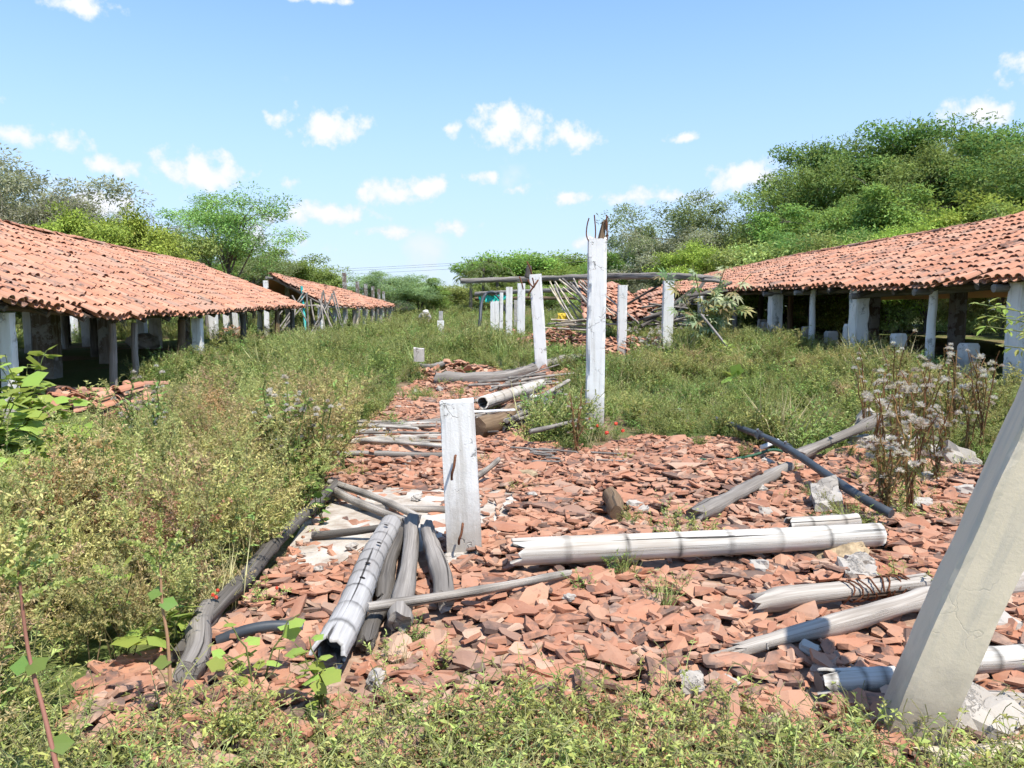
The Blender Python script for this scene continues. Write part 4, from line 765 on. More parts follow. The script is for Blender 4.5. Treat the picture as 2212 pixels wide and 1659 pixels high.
def rubble():
    g = .05; x0, y0 = -4.2, 1.4; nx, ny = 240, 345; hgt = np.zeros((nx, ny)); recs = []
    bump_ = lambda x, y: .05*max(0, fbm(x*.8, y*.8, 4.))+.12*math.exp(-((x-2.2)**2/.5+(y-6.6)**2/.5))
    lo, hi = np.array((-4, 1.5)), np.array((7.2, 17.4))
    LA = np.array([l[0][:2] for l in LOGS if l[0][2] < 1]); LB = np.array([l[1][:2] for l in LOGS if l[0][2] < 1]); LR = np.array([l[2] for l in LOGS if l[0][2] < 1])*.95+.015; LD = LB-LA; LN = (LD**2).sum(1)+1e-9
    def segd(x, y): q = np.array((x, y))-LA; t = np.clip((q*LD).sum(1)/LN, 0, 1); return np.sqrt(((q-LD*t[:, None])**2).sum(1))
    def place(N, geo, big, dens):
        P = lo+(hi-lo)*rng.random((N, 2)); ok = inrub(P[:, 0], P[:, 1])
        for c in CEM: k_ = inpoly(P[:, 0], P[:, 1], c); ok &= ~k_ | (rng.random(N) < (.2 if big else .4))
        for x, y in P[ok]:
            # sparser towards the weedy rims
            if np.any(segd(x, y) < LR): continue
            i, j = int((x-x0)/g), int((y-y0)/g); rr_ = 2 if big else 1
            if y > 8.5 and random.random() < (y-8.5)/22: continue
            pt = hgt[max(0, i-rr_):i+rr_+1, max(0, j-rr_):j+rr_+1]
            if pt.size == 0: continue
            h = float(np.percentile(pt, 65)); gx = float(pt[-1].mean()-pt[0].mean())/(2*rr_*g); gy = float(pt[:, -1].mean()-pt[:, 0].mean())/(2*rr_*g)
            if h > .16: continue
            tilt = .105 if big else .25; n_ = nrm(np.array((-gx*.6+random.gauss(0, tilt), -gy*.6+random.gauss(0, tilt), 1.)))
            if big and random.random() < .05: n_ = nrm(n_+np.array((random.uniform(-.7, .7), random.uniform(-.9, .2), 0)))
            a = random.uniform(0, 6.283); X = nrm(np.cross((-math.sin(a), math.cos(a), 0), n_)); Y = np.cross(n_, X)
            z = float(H(x, y))+.022+bump_(x, y)+h; k = random.randrange(len(geo)); s = random.uniform(.7, 1.1)*(1.5 if random.random() < .22 else 1)
            recs.append((big, k, np.array((x, y, z)), X, Y, n_, s)); hgt[max(0, i-rr_):i+rr_+1, max(0, j-rr_):j+rr_+1] += .005 if big else .0022
    place(9000, SML, False, 1); place(13000, BIG, True, 1); place(16000, SML, False, 1); place(8000, BIG, True, 1); place(9000, SML, False, 1)
    Pw = np.array([r[2] for r in recs]); px, py, D = proj(Pw)
    size = np.array([(BIG[r[1]][0].max(0)-BIG[r[1]][0].min(0))[:2].prod()*r[6]**2 if r[0] else 0 for r in recs])/D**2
    vis = (px > 0) & (px < 1024) & (py > 0) & (py < 735); size[~vis] = 0; late = np.arange(len(recs)) > len(recs)*.62; size[~late] *= .25
    ind = set(np.argsort(-size)[:300].tolist()); rest = Acc(); far = Acc()
    for q, (big, k, p, X, Y, n_, s) in enumerate(recs):
        if q in ind:
            o = link('tile_fragment', BM[k], None, basis(X, Y, n_, p, s))
            lab = 'larger broken clay tile fragment lying below the thick white bamboo culm' if py[q] > 560 and px[q] > 480 else 'larger broken clay tile fragment lying around the torn grey bamboo and dark logs' if py[q] > 560 else 'larger broken clay tile fragment lying beyond the thick white bamboo culm'
            tag(o, lab, 'tile fragment', lab.split(' lying ')[0].replace('larger ', 'big ')+'s '+lab.split(' lying ')[1]); continue
        V, Q, T = (BIG if big else SML)[k]; rest.add(p+(V[:, :1]*X+V[:, 1:2]*Y+V[:, 2:]*n_)*s, Q, T, col=(rng.random(), rng.random(), 0))
    tag(rest.obj('tile_rubble', MT['shard']), 'litter of small broken clay tile pieces covering the ground', 'rubble', kind='stuff')
    # heaps farther off
    h2 = Acc()
    def heap(c, rx, ry, hh, N):
        for _ in range(N):
            a, r = random.uniform(0, 6.28), math.sqrt(random.random()); x, y = c[0]+rx*r*math.cos(a), c[1]+ry*r*math.sin(a); z = float(H(x, y))+hh*(1-r)+random.uniform(0, .05)
            n_ = nrm(np.array((random.gauss(0, .4), random.gauss(0, .4), 1))); X = nrm(np.cross((math.cos(a*3), math.sin(a*3), 0), n_)); Y = np.cross(n_, X); V, Q, T = BIG[random.randrange(30)]; h2.add(np.array((x, y, z))+(V[:, :1]*X+V[:, 1:2]*Y+V[:, 2:]*n_)*random.uniform(1, 1.6), Q, T, col=(rng.random(), rng.random(), 0))
    for c, rx, ry, hh, N in HEAPS: heap(c, rx, ry, hh, N)
    tag(h2.obj('tile_heaps', MT['shard']), 'heaps of fallen clay tiles farther off under the ruined roofs', 'rubble', kind='stuff')
rubble()

# ================================================================ weeds
GREEN = ((.165, .27, .06), (.30, .42, .125)); OLIVE = ((.37, .31, .12), (.52, .43, .19)); LIME = ((.22, .31, .05), (.32, .40, .09)); DKG = ((.085, .15, .045), (.15, .22, .065)); TAN = ((.43, .29, .16), (.54, .39, .23)); YG = ((.29, .33, .09), (.46, .47, .17))
def stems(acc, n, h, spread, col, r=.004, base=.05, seg=5, k=3):
    out = []
    for _ in range(n):
        a = random.uniform(0, 6.283); b = random.uniform(0, base); hh = h*random.uniform(.55, 1.05); sp = spread*random.uniform(.2, 1.)
        p0 = np.array((b*math.cos(a), b*math.sin(a), -.03)); p2 = p0+np.array((sp*math.cos(a), sp*math.sin(a), hh)); p1 = p0+np.array((sp*.25*math.cos(a), sp*.25*math.sin(a), hh*.65)); P = bez(p0, p1, p2, seg); P[1:-1] += rng.normal(0, h*.02, (seg-2, 3))
        T_ = tube(P, np.linspace(r, r*.4, seg), k, cap=False); acc.add(T_['V'], T_['Q'], col=col); out.append(P)
    return out
def onstem(P, n, lo=.15, hi=1.):
    t = rng.uniform(lo, hi, n)*(len(P)-1); i = np.minimum(t.astype(int), len(P)-2); f = (t-i)[:, None]; return P[i]*(1-f)+P[i+1]*f, nrm(P[i+1]-P[i])
def leafy(h, spread, ns, nl, L, W, cols, stemc, up=.5, lo=.12):
    a = Acc()
    for P in stems(a, ns, h, spread, stemc):
        p, t = onstem(P, nl, lo); d = nrm(rdir(nl)*np.array((1, 1, .5))+t*up); V, Q = leaves(p, d, np.tile((0, 0, 1.), (nl, 1))+rdir(nl)*.5, L*rng.uniform(.5, 1.2, nl), W*rng.uniform(.6, 1.2, nl)); a.add(V, Q, col=np.repeat(rcol(nl, *cols), 4, 0))
    return a
def amaranth(h, ns, nsp, beads, cols, stemc, leafc=None):
    a = Acc()
    for P in stems(a, ns, h, h*.55, stemc, .005):
        p, t = onstem(P, nsp, .3, 1.)
        for q, tt in zip(p, t):
            d = nrm(tt*.8+rdir(1)[0]*.8+np.array((0, 0, .45))); L = h*random.uniform(.16, .42); s = rng.random(beads)[:, None]; c = q+d*L*s+np.array((0, 0, -.25))*L*s*s
            V, Q = leaves(c, rdir(beads)+d*.5, rdir(beads), rng.uniform(.016, .030, beads), rng.uniform(.006, .010, beads), 0, 0); a.add(V, Q, col=np.repeat(rcol(beads, *cols), 4, 0))
        if leafc:
            nl = 7; p, t = onstem(P, nl, .1, .7); V, Q = leaves(p, rdir(nl)*np.array((1, 1, .3))+t*.3, np.tile((0, 0, 1.), (nl, 1))+rdir(nl)*.4, rng.uniform(.04, .08, nl), rng.uniform(.02, .035, nl)); a.add(V, Q, col=np.repeat(rcol(nl, *leafc), 4, 0))
    return a
def sprawl(h, cols, L=.045):
    a = Acc()
    for P in stems(a, 9, h, h*1.3, (.33, .35, .14), .0034, .04, 6):
        nl = 16; p, t = onstem(P, nl, .1); V, Q = leaves(p, rdir(nl)*np.array((1, 1, .5))+t*.6, np.tile((0, 0, 1.), (nl, 1))+rdir(nl)*.7, L*rng.uniform(.4, 1.3, nl), L*.36*rng.uniform(.6, 1.3, nl), .2, .25); a.add(V, Q, col=np.repeat(rcol(nl, *cols, .2), 4, 0))
        if random.random() < .5:
            e = P[-1]; n2 = 3
            for _ in range(n2): T_ = tube(bez(e, e+rdir(1)[0]*.03+np.array((0, 0, .02)), e+rdir(1)[0]*.07+np.array((0, 0, .03)), 4), .0018, 3, False); a.add(T_['V'], T_['Q'], col=(.26, .24, .11))
    return a
def grass(h, n, cols):
    a = Acc(); p = rng.normal(0, .06, (n, 3))*np.array((1, 1, 0)); d = nrm(rdir(n)*.45+np.array((0, 0, 1))); V, Q = leaves(p, d, rdir(n), h*rng.uniform(.5, 1.1, n), np.full(n, .009), 0, .3); a.add(V, Q, col=np.repeat(rcol(n, *cols), 4, 0)); return a
def source(name, accs):
    c = bpy.data.collections.new(name)
    for i, a in enumerate(accs): c.objects.link(bpy.data.objects.new('%s_%02d' % (name, i), a.mesh('weed', MT['leaf'])))
    return c
def scatter(name, label, cat, P, idx, rot, scl, coll):
    me = bpy.data.meshes.new(name); me.vertices.add(len(P)); me.vertices.foreach_set('co', np.asarray(P, np.float32).ravel())
    for nm, ty, dat, key in (('rot', 'FLOAT_VECTOR', rot, 'vector'), ('scl', 'FLOAT', scl, 'value'), ('idx', 'INT', idx, 'value')):
        me.attributes.new(nm, ty, 'POINT').data.foreach_set(key, np.asarray(dat, np.int32 if ty == 'INT' else np.float32).ravel())
    o = link(name, me); g = bpy.data.node_groups.new(name, 'GeometryNodeTree'); g.interface.new_socket('Geometry', in_out='INPUT', socket_type='NodeSocketGeometry'); g.interface.new_socket('Geometry', in_out='OUTPUT', socket_type='NodeSocketGeometry')
    L = g.links.new; gi = g.nodes.new('NodeGroupInput'); go = g.nodes.new('NodeGroupOutput'); ip = g.nodes.new('GeometryNodeInstanceOnPoints'); ci = g.nodes.new('GeometryNodeCollectionInfo'); ci.inputs['Collection'].default_value = coll; ci.inputs['Separate Children'].default_value = True; ci.inputs['Reset Children'].default_value = True
    def na(n, t): x = g.nodes.new('GeometryNodeInputNamedAttribute'); x.data_type = t; x.inputs['Name'].default_value = n; return x.outputs['Attribute']
    er = g.nodes.new('FunctionNodeEulerToRotation'); L(na('rot', 'FLOAT_VECTOR'), er.inputs[0])
    L(gi.outputs[0], ip.inputs['Points']); L(ci.outputs[0], ip.inputs['Instance']); ip.inputs['Pick Instance'].default_value = True; L(na('idx', 'INT'), ip.inputs['Instance Index']); L(er.outputs[0], ip.inputs['Rotation']); L(na('scl', 'FLOAT'), ip.inputs['Scale']); L(ip.outputs[0], go.inputs[0])
    md = o.modifiers.new('weeds', 'NODES'); md.node_group = g; tag(o, label, cat, kind='stuff'); return o
AMA = gpoly([(-300,1500),(-300,1080),(0,1040),(280,1000),(400,930),(560,880),(690,840),(770,850),(760,930),(700,1010),(652,1130),(578,1240),(470,1330),(380,1420),(150,1560),(0,1700),(-300,1900)])
BRD = gpoly([(-250,1180),(-250,930),(60,880),(200,900),(255,990),(200,1090),(60,1150)])
def spread(n, lo, hi, keep, smin, smax, nvar, pick=None, tilt=.12):
    P = np.array(lo)+(np.array(hi)-np.array(lo))*rng.random((n, 2)); k = keep(P[:, 0], P[:, 1]); P = P[k]; m = len(P)
    Z = H(P[:, 0], P[:, 1]); rot = np.stack([rng.normal(0, tilt, m), rng.normal(0, tilt, m), rng.random(m)*6.283], 1)
    return np.column_stack([P, Z]), rng.integers(0, nvar, m) if pick is None else pick(P, m), rot, rng.uniform(smin, smax, m)
def nse(x, y, s, o): return np.array([noise.noise(Vector((a*s+o, b*s, o))) for a, b in zip(np.atleast_1d(x), np.atleast_1d(y))])
def under(x, y): return ((x < -6.4) & (x > -13.8) & (y < 33)) | ((x > 9.3) & (y > 9) & (y < 36)) | ((x < -6.4) & (x > -12) & (y > 37) & (y < 53))
def inview(x, y, m=1.0): az = np.arctan2(x, y)-YAW; return (np.abs(az) < R(36.5)) | (x*x+y*y < 14)
def weeds():
    st = (.13, .15, .05)
    med = [leafy(.42, .3, 12, 16, .055, .018, GREEN, st), leafy(.5, .28, 10, 18, .06, .02, YG, st), leafy(.36, .32, 14, 15, .045, .015, ((.23, .28, .09), (.40, .42, .17)), st), amaranth(.45, 8, 7, 26, OLIVE, (.22, .18, .08), YG), leafy(.48, .26, 11, 16, .05, .02, DKG, st), amaranth(.5, 8, 8, 22, ((.23, .25, .08), (.36, .34, .13)), st, GREEN), amaranth(.35, 9, 6, 20, TAN, (.26, .2, .12)), grass(.5, 34, ((.42, .36, .18), (.56, .48, .27))), grass(.45, 40, ((.25, .30, .09), (.4, .42, .16)))]
    C = source('green_weeds', med)
    def typ(P, m):
        n1 = nse(P[:, 0], P[:, 1], .35, 3.); n2 = nse(P[:, 0], P[:, 1], .9, 8.); r = rng.random(m); out = rng.choice([0, 2, 1, 4, 5], m, p=[.28, .27, .2, .12, .13]); gs = r > .86; out[gs] = rng.choice([7, 8], gs.sum())
        yel = (n1+n2*.6+r*.4-.2+.35*ss(3, 8, P[:, 0])-.15*ss(14, 26, P[:, 1])) > .40; out[yel] = rng.choice([1, 3, 5, 6, 2], yel.sum(), p=[.2, .2, .3, .1, .2]); return out
    def keep(x, y):
        r = inrub(x, y) ; hp = sum((((x-c[0])/(rx*.8))**2+((y-c[1])/(ry*.9))**2 < 1) for c, rx, ry, hh, N in HEAPS) > 0; d = ~r & ~hp & ~((np.abs(x-tp[0]) < .4) & (y < tp[1]+.1) & (y > tp[1]-1.1)) & ~inpoly(x, y, BRD) & ~under(x, y) & inview(x, y) & ~inpoly(x, y, AMA) & (y > 3.6)
        return d & (nse(x, y, .8, 21.) > -.36) & ~((x < -4.15+.25*np.sin(y*2)) & (x > -7) & (y < 15.8))
    parts = [spread(4800, (-7, 3), (8, 13), keep, .55, 1.0, 7, typ), spread(8000, (-14, 13), (14, 26), keep, .7, 1.15, 7, typ), spread(5500, (-24, 26), (22, 60), keep, .9, 1.6, 7, typ), spread(3500, (-60, 60), (60, 116), keep, 1.4, 2.6, 7, typ)]
    parts = [(a_, b_, c_, d_*np.clip(1+1.0*nse(a_[:, 0], a_[:, 1], .55, 41.)+.5*nse(a_[:, 0], a_[:, 1], 1.7, 14.), .45, 1.75)) for a_, b_, c_, d_ in parts]
    scatter('green_weeds', 'knee-high green weeds covering the ground between the sheds', 'weeds', *[np.concatenate([p[i] for p in parts]) for i in range(4)], C)
    # sparse tufts coming up through the tiles
    kr = lambda x, y: inrub(x, y) & ~inpoly(x, y, CEM[0]) & ((nse(x, y, 1.6, 5.) > .30) | ((x > 3.) & (y > 5.2) & (nse(x, y, 1.3, 9.) > .05)) | ((y > 9.) & (nse(x, y, 1., 2.) > .36)))
    p = spread(2600, (-2.5, 3.2), (6.5, 17), kr, .28, .62, 7, typ); scatter('tuft_weeds', 'small green tufts sprouting through the broken tiles', 'weeds', *p, C)
    am = [amaranth(.62, 9, 9, 30, OLIVE, (.25, .19, .09), YG), amaranth(.55, 10, 9, 28, ((.41, .335, .14), (.54, .44, .21)), (.27, .2, .1)), amaranth(.7, 8, 10, 30, ((.32, .31, .11), (.46, .43, .17)), (.2, .19, .08), GREEN), amaranth(.5, 10, 8, 26, TAN, (.3, .21, .12)), leafy(.45, .3, 10, 12, .07, .025, YG, st), leafy(.5, .3, 10, 14, .05, .02, GREEN, st), grass(.55, 36, ((.42, .36, .18), (.56, .48, .27))), amaranth(.5, 10, 8, 28, ((.38, .20, .11), (.5, .29, .17)), (.34, .18, .1))]
    C2 = source('amaranth', am); ka = lambda x, y: inpoly(x, y, AMA) & ~inrub(x, y) & ~inpoly(x, y, BRD) & (nse(x, y, 1.2, 51.) > -.33) & (y > 1.75) & ((x+.0)**2+y*y > 4.0)
    def ta(P, m):
        o = rng.choice([0, 1, 2, 3, 4, 5, 6], m, p=[.27, .24, .14, .16, .05, .05, .09]); gq = nse(P[:, 0], P[:, 1], .9, 77.) > .33; o[gq] = rng.choice([2, 4, 5], gq.sum()); f = (P[:, 1] < 2.9) & (P[:, 0] < -1.3); o[f] = rng.choice([1, 3, 7, 7], f.sum()); f2 = (rng.random(m) < .06); o[f2] = 7; return o
    p = spread(1500, (-6.5, 1.7), (.5, 12), ka, .6, 1.3, 5, ta); p = (*p[:3], p[3]*np.clip(1+.9*nse(p[0][:, 0], p[0][:, 1], 1.1, 31.), .55, 1.4)); near = ss(4.2, 2.2, p[0][:, 1]); p = (p[0], p[1], p[2], p[3]*(1-.42*near)); sp_ = [amaranth(.85, 2, 9, 46, ((.34, .33, .12), (.46, .44, .18)), (.3, .22, .12)), amaranth(.8, 3, 7, 40, ((.28, .3, .1), (.42, .41, .15)), (.26, .24, .1), GREEN), amaranth(.75, 2, 8, 40, TAN, (.34, .22, .13))]; q = spread(330, (-6.5, 2.4), (.5, 12), ka, .75, 1.2, 3, tilt=.2); scatter('spiky_weeds', 'upright seed spikes standing above the pigweed thicket', 'weeds', *q, source('spiky', sp_))
    scatter('amaranth_weeds', 'olive-brown seeding pigweed thicket along the rubble edge', 'weeds', *p, C2)
    fg = [sprawl(.26, ((.32, .36, .10), (.46, .47, .17)), .034), sprawl(.30, ((.33, .38, .10), (.48, .50, .16)), .04), sprawl(.24, ((.22, .29, .08), (.36, .41, .13)), .032), sprawl(.22, ((.40, .37, .14), (.5, .44, .2)), .028), sprawl(.24, ((.34, .35, .11), (.46, .43, .17)), .03)]
    C3 = source('sprawl', fg); edge = atz(1100, 1560)[1]
    def kf(x, y):
        lim = np.interp(x, [-2.2, -1.2, -.5, .3, 1.0, 1.5, 2.2], [3.5, 3.0, 2.86, 2.98, 2.86, 2.62, 2.5]); d = lim-y
        return (d > 0) & (rng.random(x.shape) < np.clip(.12+d*1.6, 0, 1)) & (y > 1.35) & (x*x+y*y > 2.2)
    p = spread(1700, (-2.6, 1.3), (2.6, 3.4), kf, .6, 1.05, 5); scatter('foreground_weeds', 'pale green sprawling weeds with thin crossing stems at the near edge', 'weeds', *p, C3)
weeds()

# ---- plants one can point at
def lobed(n=9, lob=.15, deep=5):
    th = np.linspace(-math.pi*.86, math.pi*.86, n); r = 1+lob*np.cos(th*deep); x = r*np.sin(th)*.5; y = r*np.cos(th)*.5+.35
    V = np.concatenate([[(0, 0, 0)], np.stack([x, y, -.18*np.abs(x)-.12*y*y], 1)]); return V, np.array([(0, i+2, i+1) for i in range(n-1)])
def palmate(n=8):
    V = []; Q = []
    for k in range(n):
        a = R(-140+280*k/(n-1)); L = 1-.35*abs(k-(n-1)/2)/((n-1)/2); d = np.array((math.sin(a), math.cos(a), 0)); s = np.array((math.cos(a), -math.sin(a), 0)); b = len(V)
        V += [np.zeros(3), d*L*.5+s*.13*L+np.array((0, 0, .04)), d*L+np.array((0, 0, -.22)), d*L*.5-s*.13*L+np.array((0, 0, .04))]; Q.append((b, b+1, b+2, b+3))
    return np.array(V), np.array(Q)
def leafmesh(V, T=None, Q=None, cols=LIME, name='leaf'):
    a = Acc(); a.add(V, Q, T, col=rcol(1, *cols)[0]); return a.mesh(name, MT['leaf'])
LV, LT = lobed(); LM = [leafmesh(LV*s, LT, cols=LIME) for s in (1, 1, 1, 1)]; lm2 = [leafmesh(LV, LT, cols=((.10, .17, .035), (.17, .24, .06))) for _ in range(3)]
PVp, PQp = palmate(); PM = [leafmesh(PVp, None, PQp, cols=c) for c in (((.28, .36, .2), (.38, .45, .27)), ((.33, .38, .18), (.41, .43, .25)), ((.14, .22, .08), (.18, .26, .10)), ((.28, .22, .1), (.3, .24, .11)))]
oval = lambda: (np.array([(0, 0, 0), (.18, .3, .03), (.2, .6, .0), (0, 1, -.15), (-.2, .6, 0), (-.18, .3, .03)]), np.array([(0, 1, 2), (0, 2, 3), (0, 3, 4), (0, 4, 5)]))
OV, OT = oval(); OM = [leafmesh(OV, OT, cols=c) for c in (LIME, YG, GREEN)]
def put_leaf(par, me, p, d, up, s):
    d = nrm(d); x = nrm(np.cross(d, up)); z = np.cross(x, d); o = link('leaf', me, None, basis(x, d, z, p, s)); in_world(o, par); return o
def bush(name, label, cat, loc, stemsP, meshes, nl, size, group=None, up=(0, 0, 1), lo=.2, stemr=.008, stemc='stem', tipb=.3):
    root = tag(empty(name, loc), label, cat, group); loc = np.asarray(loc, float)
    for P in stemsP:
        P = loc+P; a = Acc(); a.add(**tube(P, np.linspace(stemr, stemr*.5, len(P)), 5, False), col=(.16, .18, .06)); in_world(a.obj('stem', MT['leaf'], None, True, P[0]), root)
        p, t = onstem(P, nl, lo); ds = nrm(rdir(nl)*np.array((1, 1, .35))+t*tipb)
        for q, d in zip(p, ds):
            off = d*size*.45; put_leaf(root, random.choice(meshes), q+off*.6, d+np.array((0, 0, -.25)), nrm(np.array(up)+rdir(1)[0]*.45), size*random.uniform(.6, 1.15))
    return root
def arcs(n, h, sp, seg=7, dirn=None):
    out = []
    for _ in range(n):
        a = random.uniform(0, 6.283) if dirn is None else dirn+random.gauss(0, .6); s = sp*random.uniform(.3, 1); hh = h*random.uniform(.5, 1.1); out.append(bez((0, 0, -.05), (s*.2*math.cos(a), s*.2*math.sin(a), hh*.75), (s*math.cos(a), s*math.sin(a), hh), seg)+rng.normal(0, .01, (seg, 3)))
    return out
def gat(dx, dy): p = atz(dx, dy, 0.); p[2] = gz(p[0], p[1]); p2 = atz(dx, dy, p[2]); p2[2] = gz(p2[0], p2[1]); return p2
for k, (dx, dy, h, n, lab) in enumerate([(70, 1000, 1.0, 9, 'tall lime broad-leaved plant climbing before the white corner post of the low shed'), (-20, 1080, .8, 9, 'lime broad-leaved plant cut by the picture edge beside the tall climbing one'), (160, 1075, .6, 8, 'lime broad-leaved plant spreading in front of the tile stack'), (40, 1160, .5, 8, 'low lime broad-leaved plant among the pigweed below the climbing one')]):
    bush('broadleaf_plant', lab, 'plant', gat(dx, dy), arcs(n+3, h*1.15, .5), LM, 13, .17)
for k, (dx, dy, lab) in enumerate([(130, 1290, 'broad lobed leaves poking out of the pigweed, upper clump near the edge'), (370, 1420, 'two big bright lobed leaves glowing in the pigweed thicket'), (215, 1385, 'small lobed leaf sprig between pigweed heads'), (560, 1500, 'yellow-green lobed sprig on the tiles below the dark log end'), (700, 1560, 'small broad-leaved sprig at the lower edge of the torn bamboo'), (240, 870, 'dark leafy creeper sprig by the leaning stack of tiles'), (350, 880, 'leafy sprig overhanging the leaning stack of tiles'), (690, 1140, 'leafy sprig by the end of the dark log at the cement patch')]):
    bush('broadleaf_sprig', lab, 'plant', gat(dx, dy), arcs(3, .36 if k < 5 else .4, .2), LM if k < 5 else lm2, 7, .12 if k < 3 else .07, stemr=.005)
for k in range(4):
    dx, dy = [(740, 1020), (845, 800), (790, 850), (640, 890)][k]; P = arcs(7, .9 if k == 0 else 1.0, .25)
    bush('tall_weed', ['feathery green weed with narrow leaves at the corner of the cane heap', 'slim upright weed standing before the far shed eave', 'second slim upright weed before the far shed', 'tall narrow-leaved weed rising from the pigweed'][k], 'weed', gat(dx, dy), P, [OM[2], OM[1]], 22, .07, tipb=.9, stemr=.005)
# thistles gone to seed
def fluffmesh(c):
    a = Acc(); n = 120; d = rdir(n); d[:, 2] = np.abs(d[:, 2])*1.2-.2; V, Q = leaves(np.zeros((n, 3)), d, rdir(n), rng.uniform(.7, 1.1, n), np.full(n, .10), 0, 0); a.add(V, Q, col=np.repeat(rcol(n, *c, .08), 4, 0)); return a.mesh('seed_head', MT['fluff'])
FM = [fluffmesh(c) for c in (((.58, .50, .45), (.74, .66, .61)), ((.44, .35, .30), (.6, .5, .45)), ((.66, .60, .56), (.78, .73, .69)))]
def thistle(loc, h, n, nh, label, group, dead=1., hs=.03):
    root = tag(empty('seeding_thistle', loc), label, 'thistle', group); loc = np.asarray(loc, float); lf = Acc(); stc = np.array((.30, .155, .075))*dead+np.array((.16, .19, .06))*(1-dead)
    for P in arcs(n, h, h*.22, 8):
        P = loc+P; a = Acc(); a.add(**tube(P, np.linspace(.009, .004, 8), 5, False), col=stc*random.uniform(.7, 1.3)); in_world(a.obj('stem', MT['leaf'], None, True, P[0]), root)
        nl = 14; p, t = onstem(P, nl, .1, .9); d = nrm(rdir(nl)*np.array((1, 1, .2))+np.array((0, 0, -.7 if dead > .5 else .1))); V, Q = leaves(p, d, rdir(nl), rng.uniform(.05, .12, nl), rng.uniform(.012, .025, nl), .2, .3)
        lf.add(V, Q, col=np.repeat(rcol(nl, *(((.11, .10, .04), (.22, .17, .08)) if dead > .5 else GREEN)), 4, 0))
        for _ in range(nh):
            e = P[-1]-(P[-1]-P[-3])*random.random(); q = e+rdir(1)[0]*np.array((.09, .09, .05)); a = Acc(); a.add(**tube([e, (e+q)/2+np.array((0, 0, -.01)), q], .003, 3, False), col=stc); in_world(a.obj('twig', MT['leaf'], None, False, e), root)
            s = hs*random.uniform(.6, 1.25); o = link('seed_head', random.choice(FM), None, Matrix.Translation(q.tolist()) @ Matrix.Rotation(random.uniform(0, 6), 4, 'Z') @ Matrix.Scale(s, 4)); in_world(o, root)
    in_world(lf.obj('dead_leaves' if dead > .5 else 'foliage', MT['leaf'], None), root)
for k, (dx, dy, h) in enumerate([(1910, 1095, .85), (1945, 1060, .95), (1985, 1040, .8), (1930, 1000, .95), (1990, 990, .9), (2040, 1000, .85), (1890, 1010, .8), (2010, 955, .95), (2060, 950, .9), (1960, 945, 1.), (2090, 980, .8), (1870, 955, .9), (2100, 930, 1.), (2050, 905, 1.05), (1985, 905, 1.1), (2120, 985, .9), (1925, 915, 1.05), (2020, 1060, .8), (1915, 1135, .7), (1960, 1120, .75)]):
    thistle(gat(dx, dy), h*random.uniform(.8, 1.35), 6, 2, 'dried brown thistle with white seed fluff in the stand beyond the black pipe', 'dried thistles beyond the black pipe', hs=.045)
thistle(gat(1245, 990), .72, 8, 2, 'dry brown seeding weed standing in front of the tall rebar post foot', None, hs=.022)
for k, (dx, dy) in enumerate([(1400, 770), (1435, 775), (1362, 765)]): thistle(gat(dx, dy), .95, 6, 3, ['pale seeding thistle before the fallen tile slab', 'pale seeding thistle at the foot of the split beam post', 'creeping seeding weed at the foot of the pale weathered post'][k], None, .3, .06)
for k, (dx, dy) in enumerate([(690, 1075), (640, 1085), (590, 1075), (300, 1010), (345, 1020)]): thistle(gat(dx, dy), .95, 7, 3, 'green thistle with white seed tufts beside the bent dark log' if k < 3 else 'green thistle with white tufts below the leaning stack of tiles', 'tufted thistles by the dark log' if k < 3 else 'tufted thistles by the tile stack', .0, .03)
# castor bean
cp = atd(1525, 735, 19.5); cp[2] = gz(cp[0], cp[1])
bush('castor_plant', 'castor plant with big star-shaped leaves standing before the tile roof', 'plant', cp, [bez((0, 0, -.05), (0, 0, 1.), p, 8) for p in ((-1.1, .2, 2.0), (-.4, 0, 2.35), (.5, .1, 2.3), (1.2, .2, 2.1), (.9, -.1, 1.2), (-.9, 0, 1.2), (.1, -.2, 1.7), (.6, -.3, 1.6))], PM, 13, .31, lo=.35, stemr=.022, up=(0, -.6, .8))
cp = atd(1565, 735, 17.5); cp[2] = gz(cp[0], cp[1]); bush('young_shrub', 'young pale-leaved shrub at the foot of the castor plant', 'plant', cp, arcs(5, .55, .2), [OM[0], OM[1]], 14, .16, stemr=.01)
cp = atd(1590, 790, 14.5); cp[2] = gz(cp[0], cp[1]); bush('broad_leaf_weed', 'single stem weed with two wide lime leaves in the mid grass', 'plant', cp, arcs(2, .55, .12), LM, 3, .24, lo=.6)
# leafy branch reaching in at the edge
bl = atz(2420, 1030, 0); bl[2] = gz(bl[0], bl[1])
tipP = [atd(2105, 655, 6.2)-bl, atd(2130, 705, 6.0)-bl, atd(2120, 680, 6.4)-bl, atd(2150, 745, 6.1)-bl]
bush('leafy_shrub', 'shrub whose pale leafy branches reach in from the picture edge above the thistles', 'shrub', bl, [bez((0, 0, -.05), (.1, .0, t_[2]*.9), t_, 9) for t_ in tipP], [OM[0], OM[1]], 26, .095, lo=.62, stemr=.009, tipb=.5)
for k, (dx, dy, h, lab) in enumerate([(2065, 790, .7, 'bright leafy shrub in the shade edge beside the white corner post'), (1700, 800, .65, 'olive pigweed bush below the round white post of the shed'), (1885, 800, .75, 'young green weed by the stub under the eave'), (1765, 790, .6, 'rusty-brown bush at the foot of the white square post')]):
    p = gat(dx, dy+25); bush('shrub', lab, 'shrub', p, arcs(9, h, .3), [OM[1], OM[2]] if k != 3 else [OM[1]], 16, .085, tipb=.8, stemr=.005)
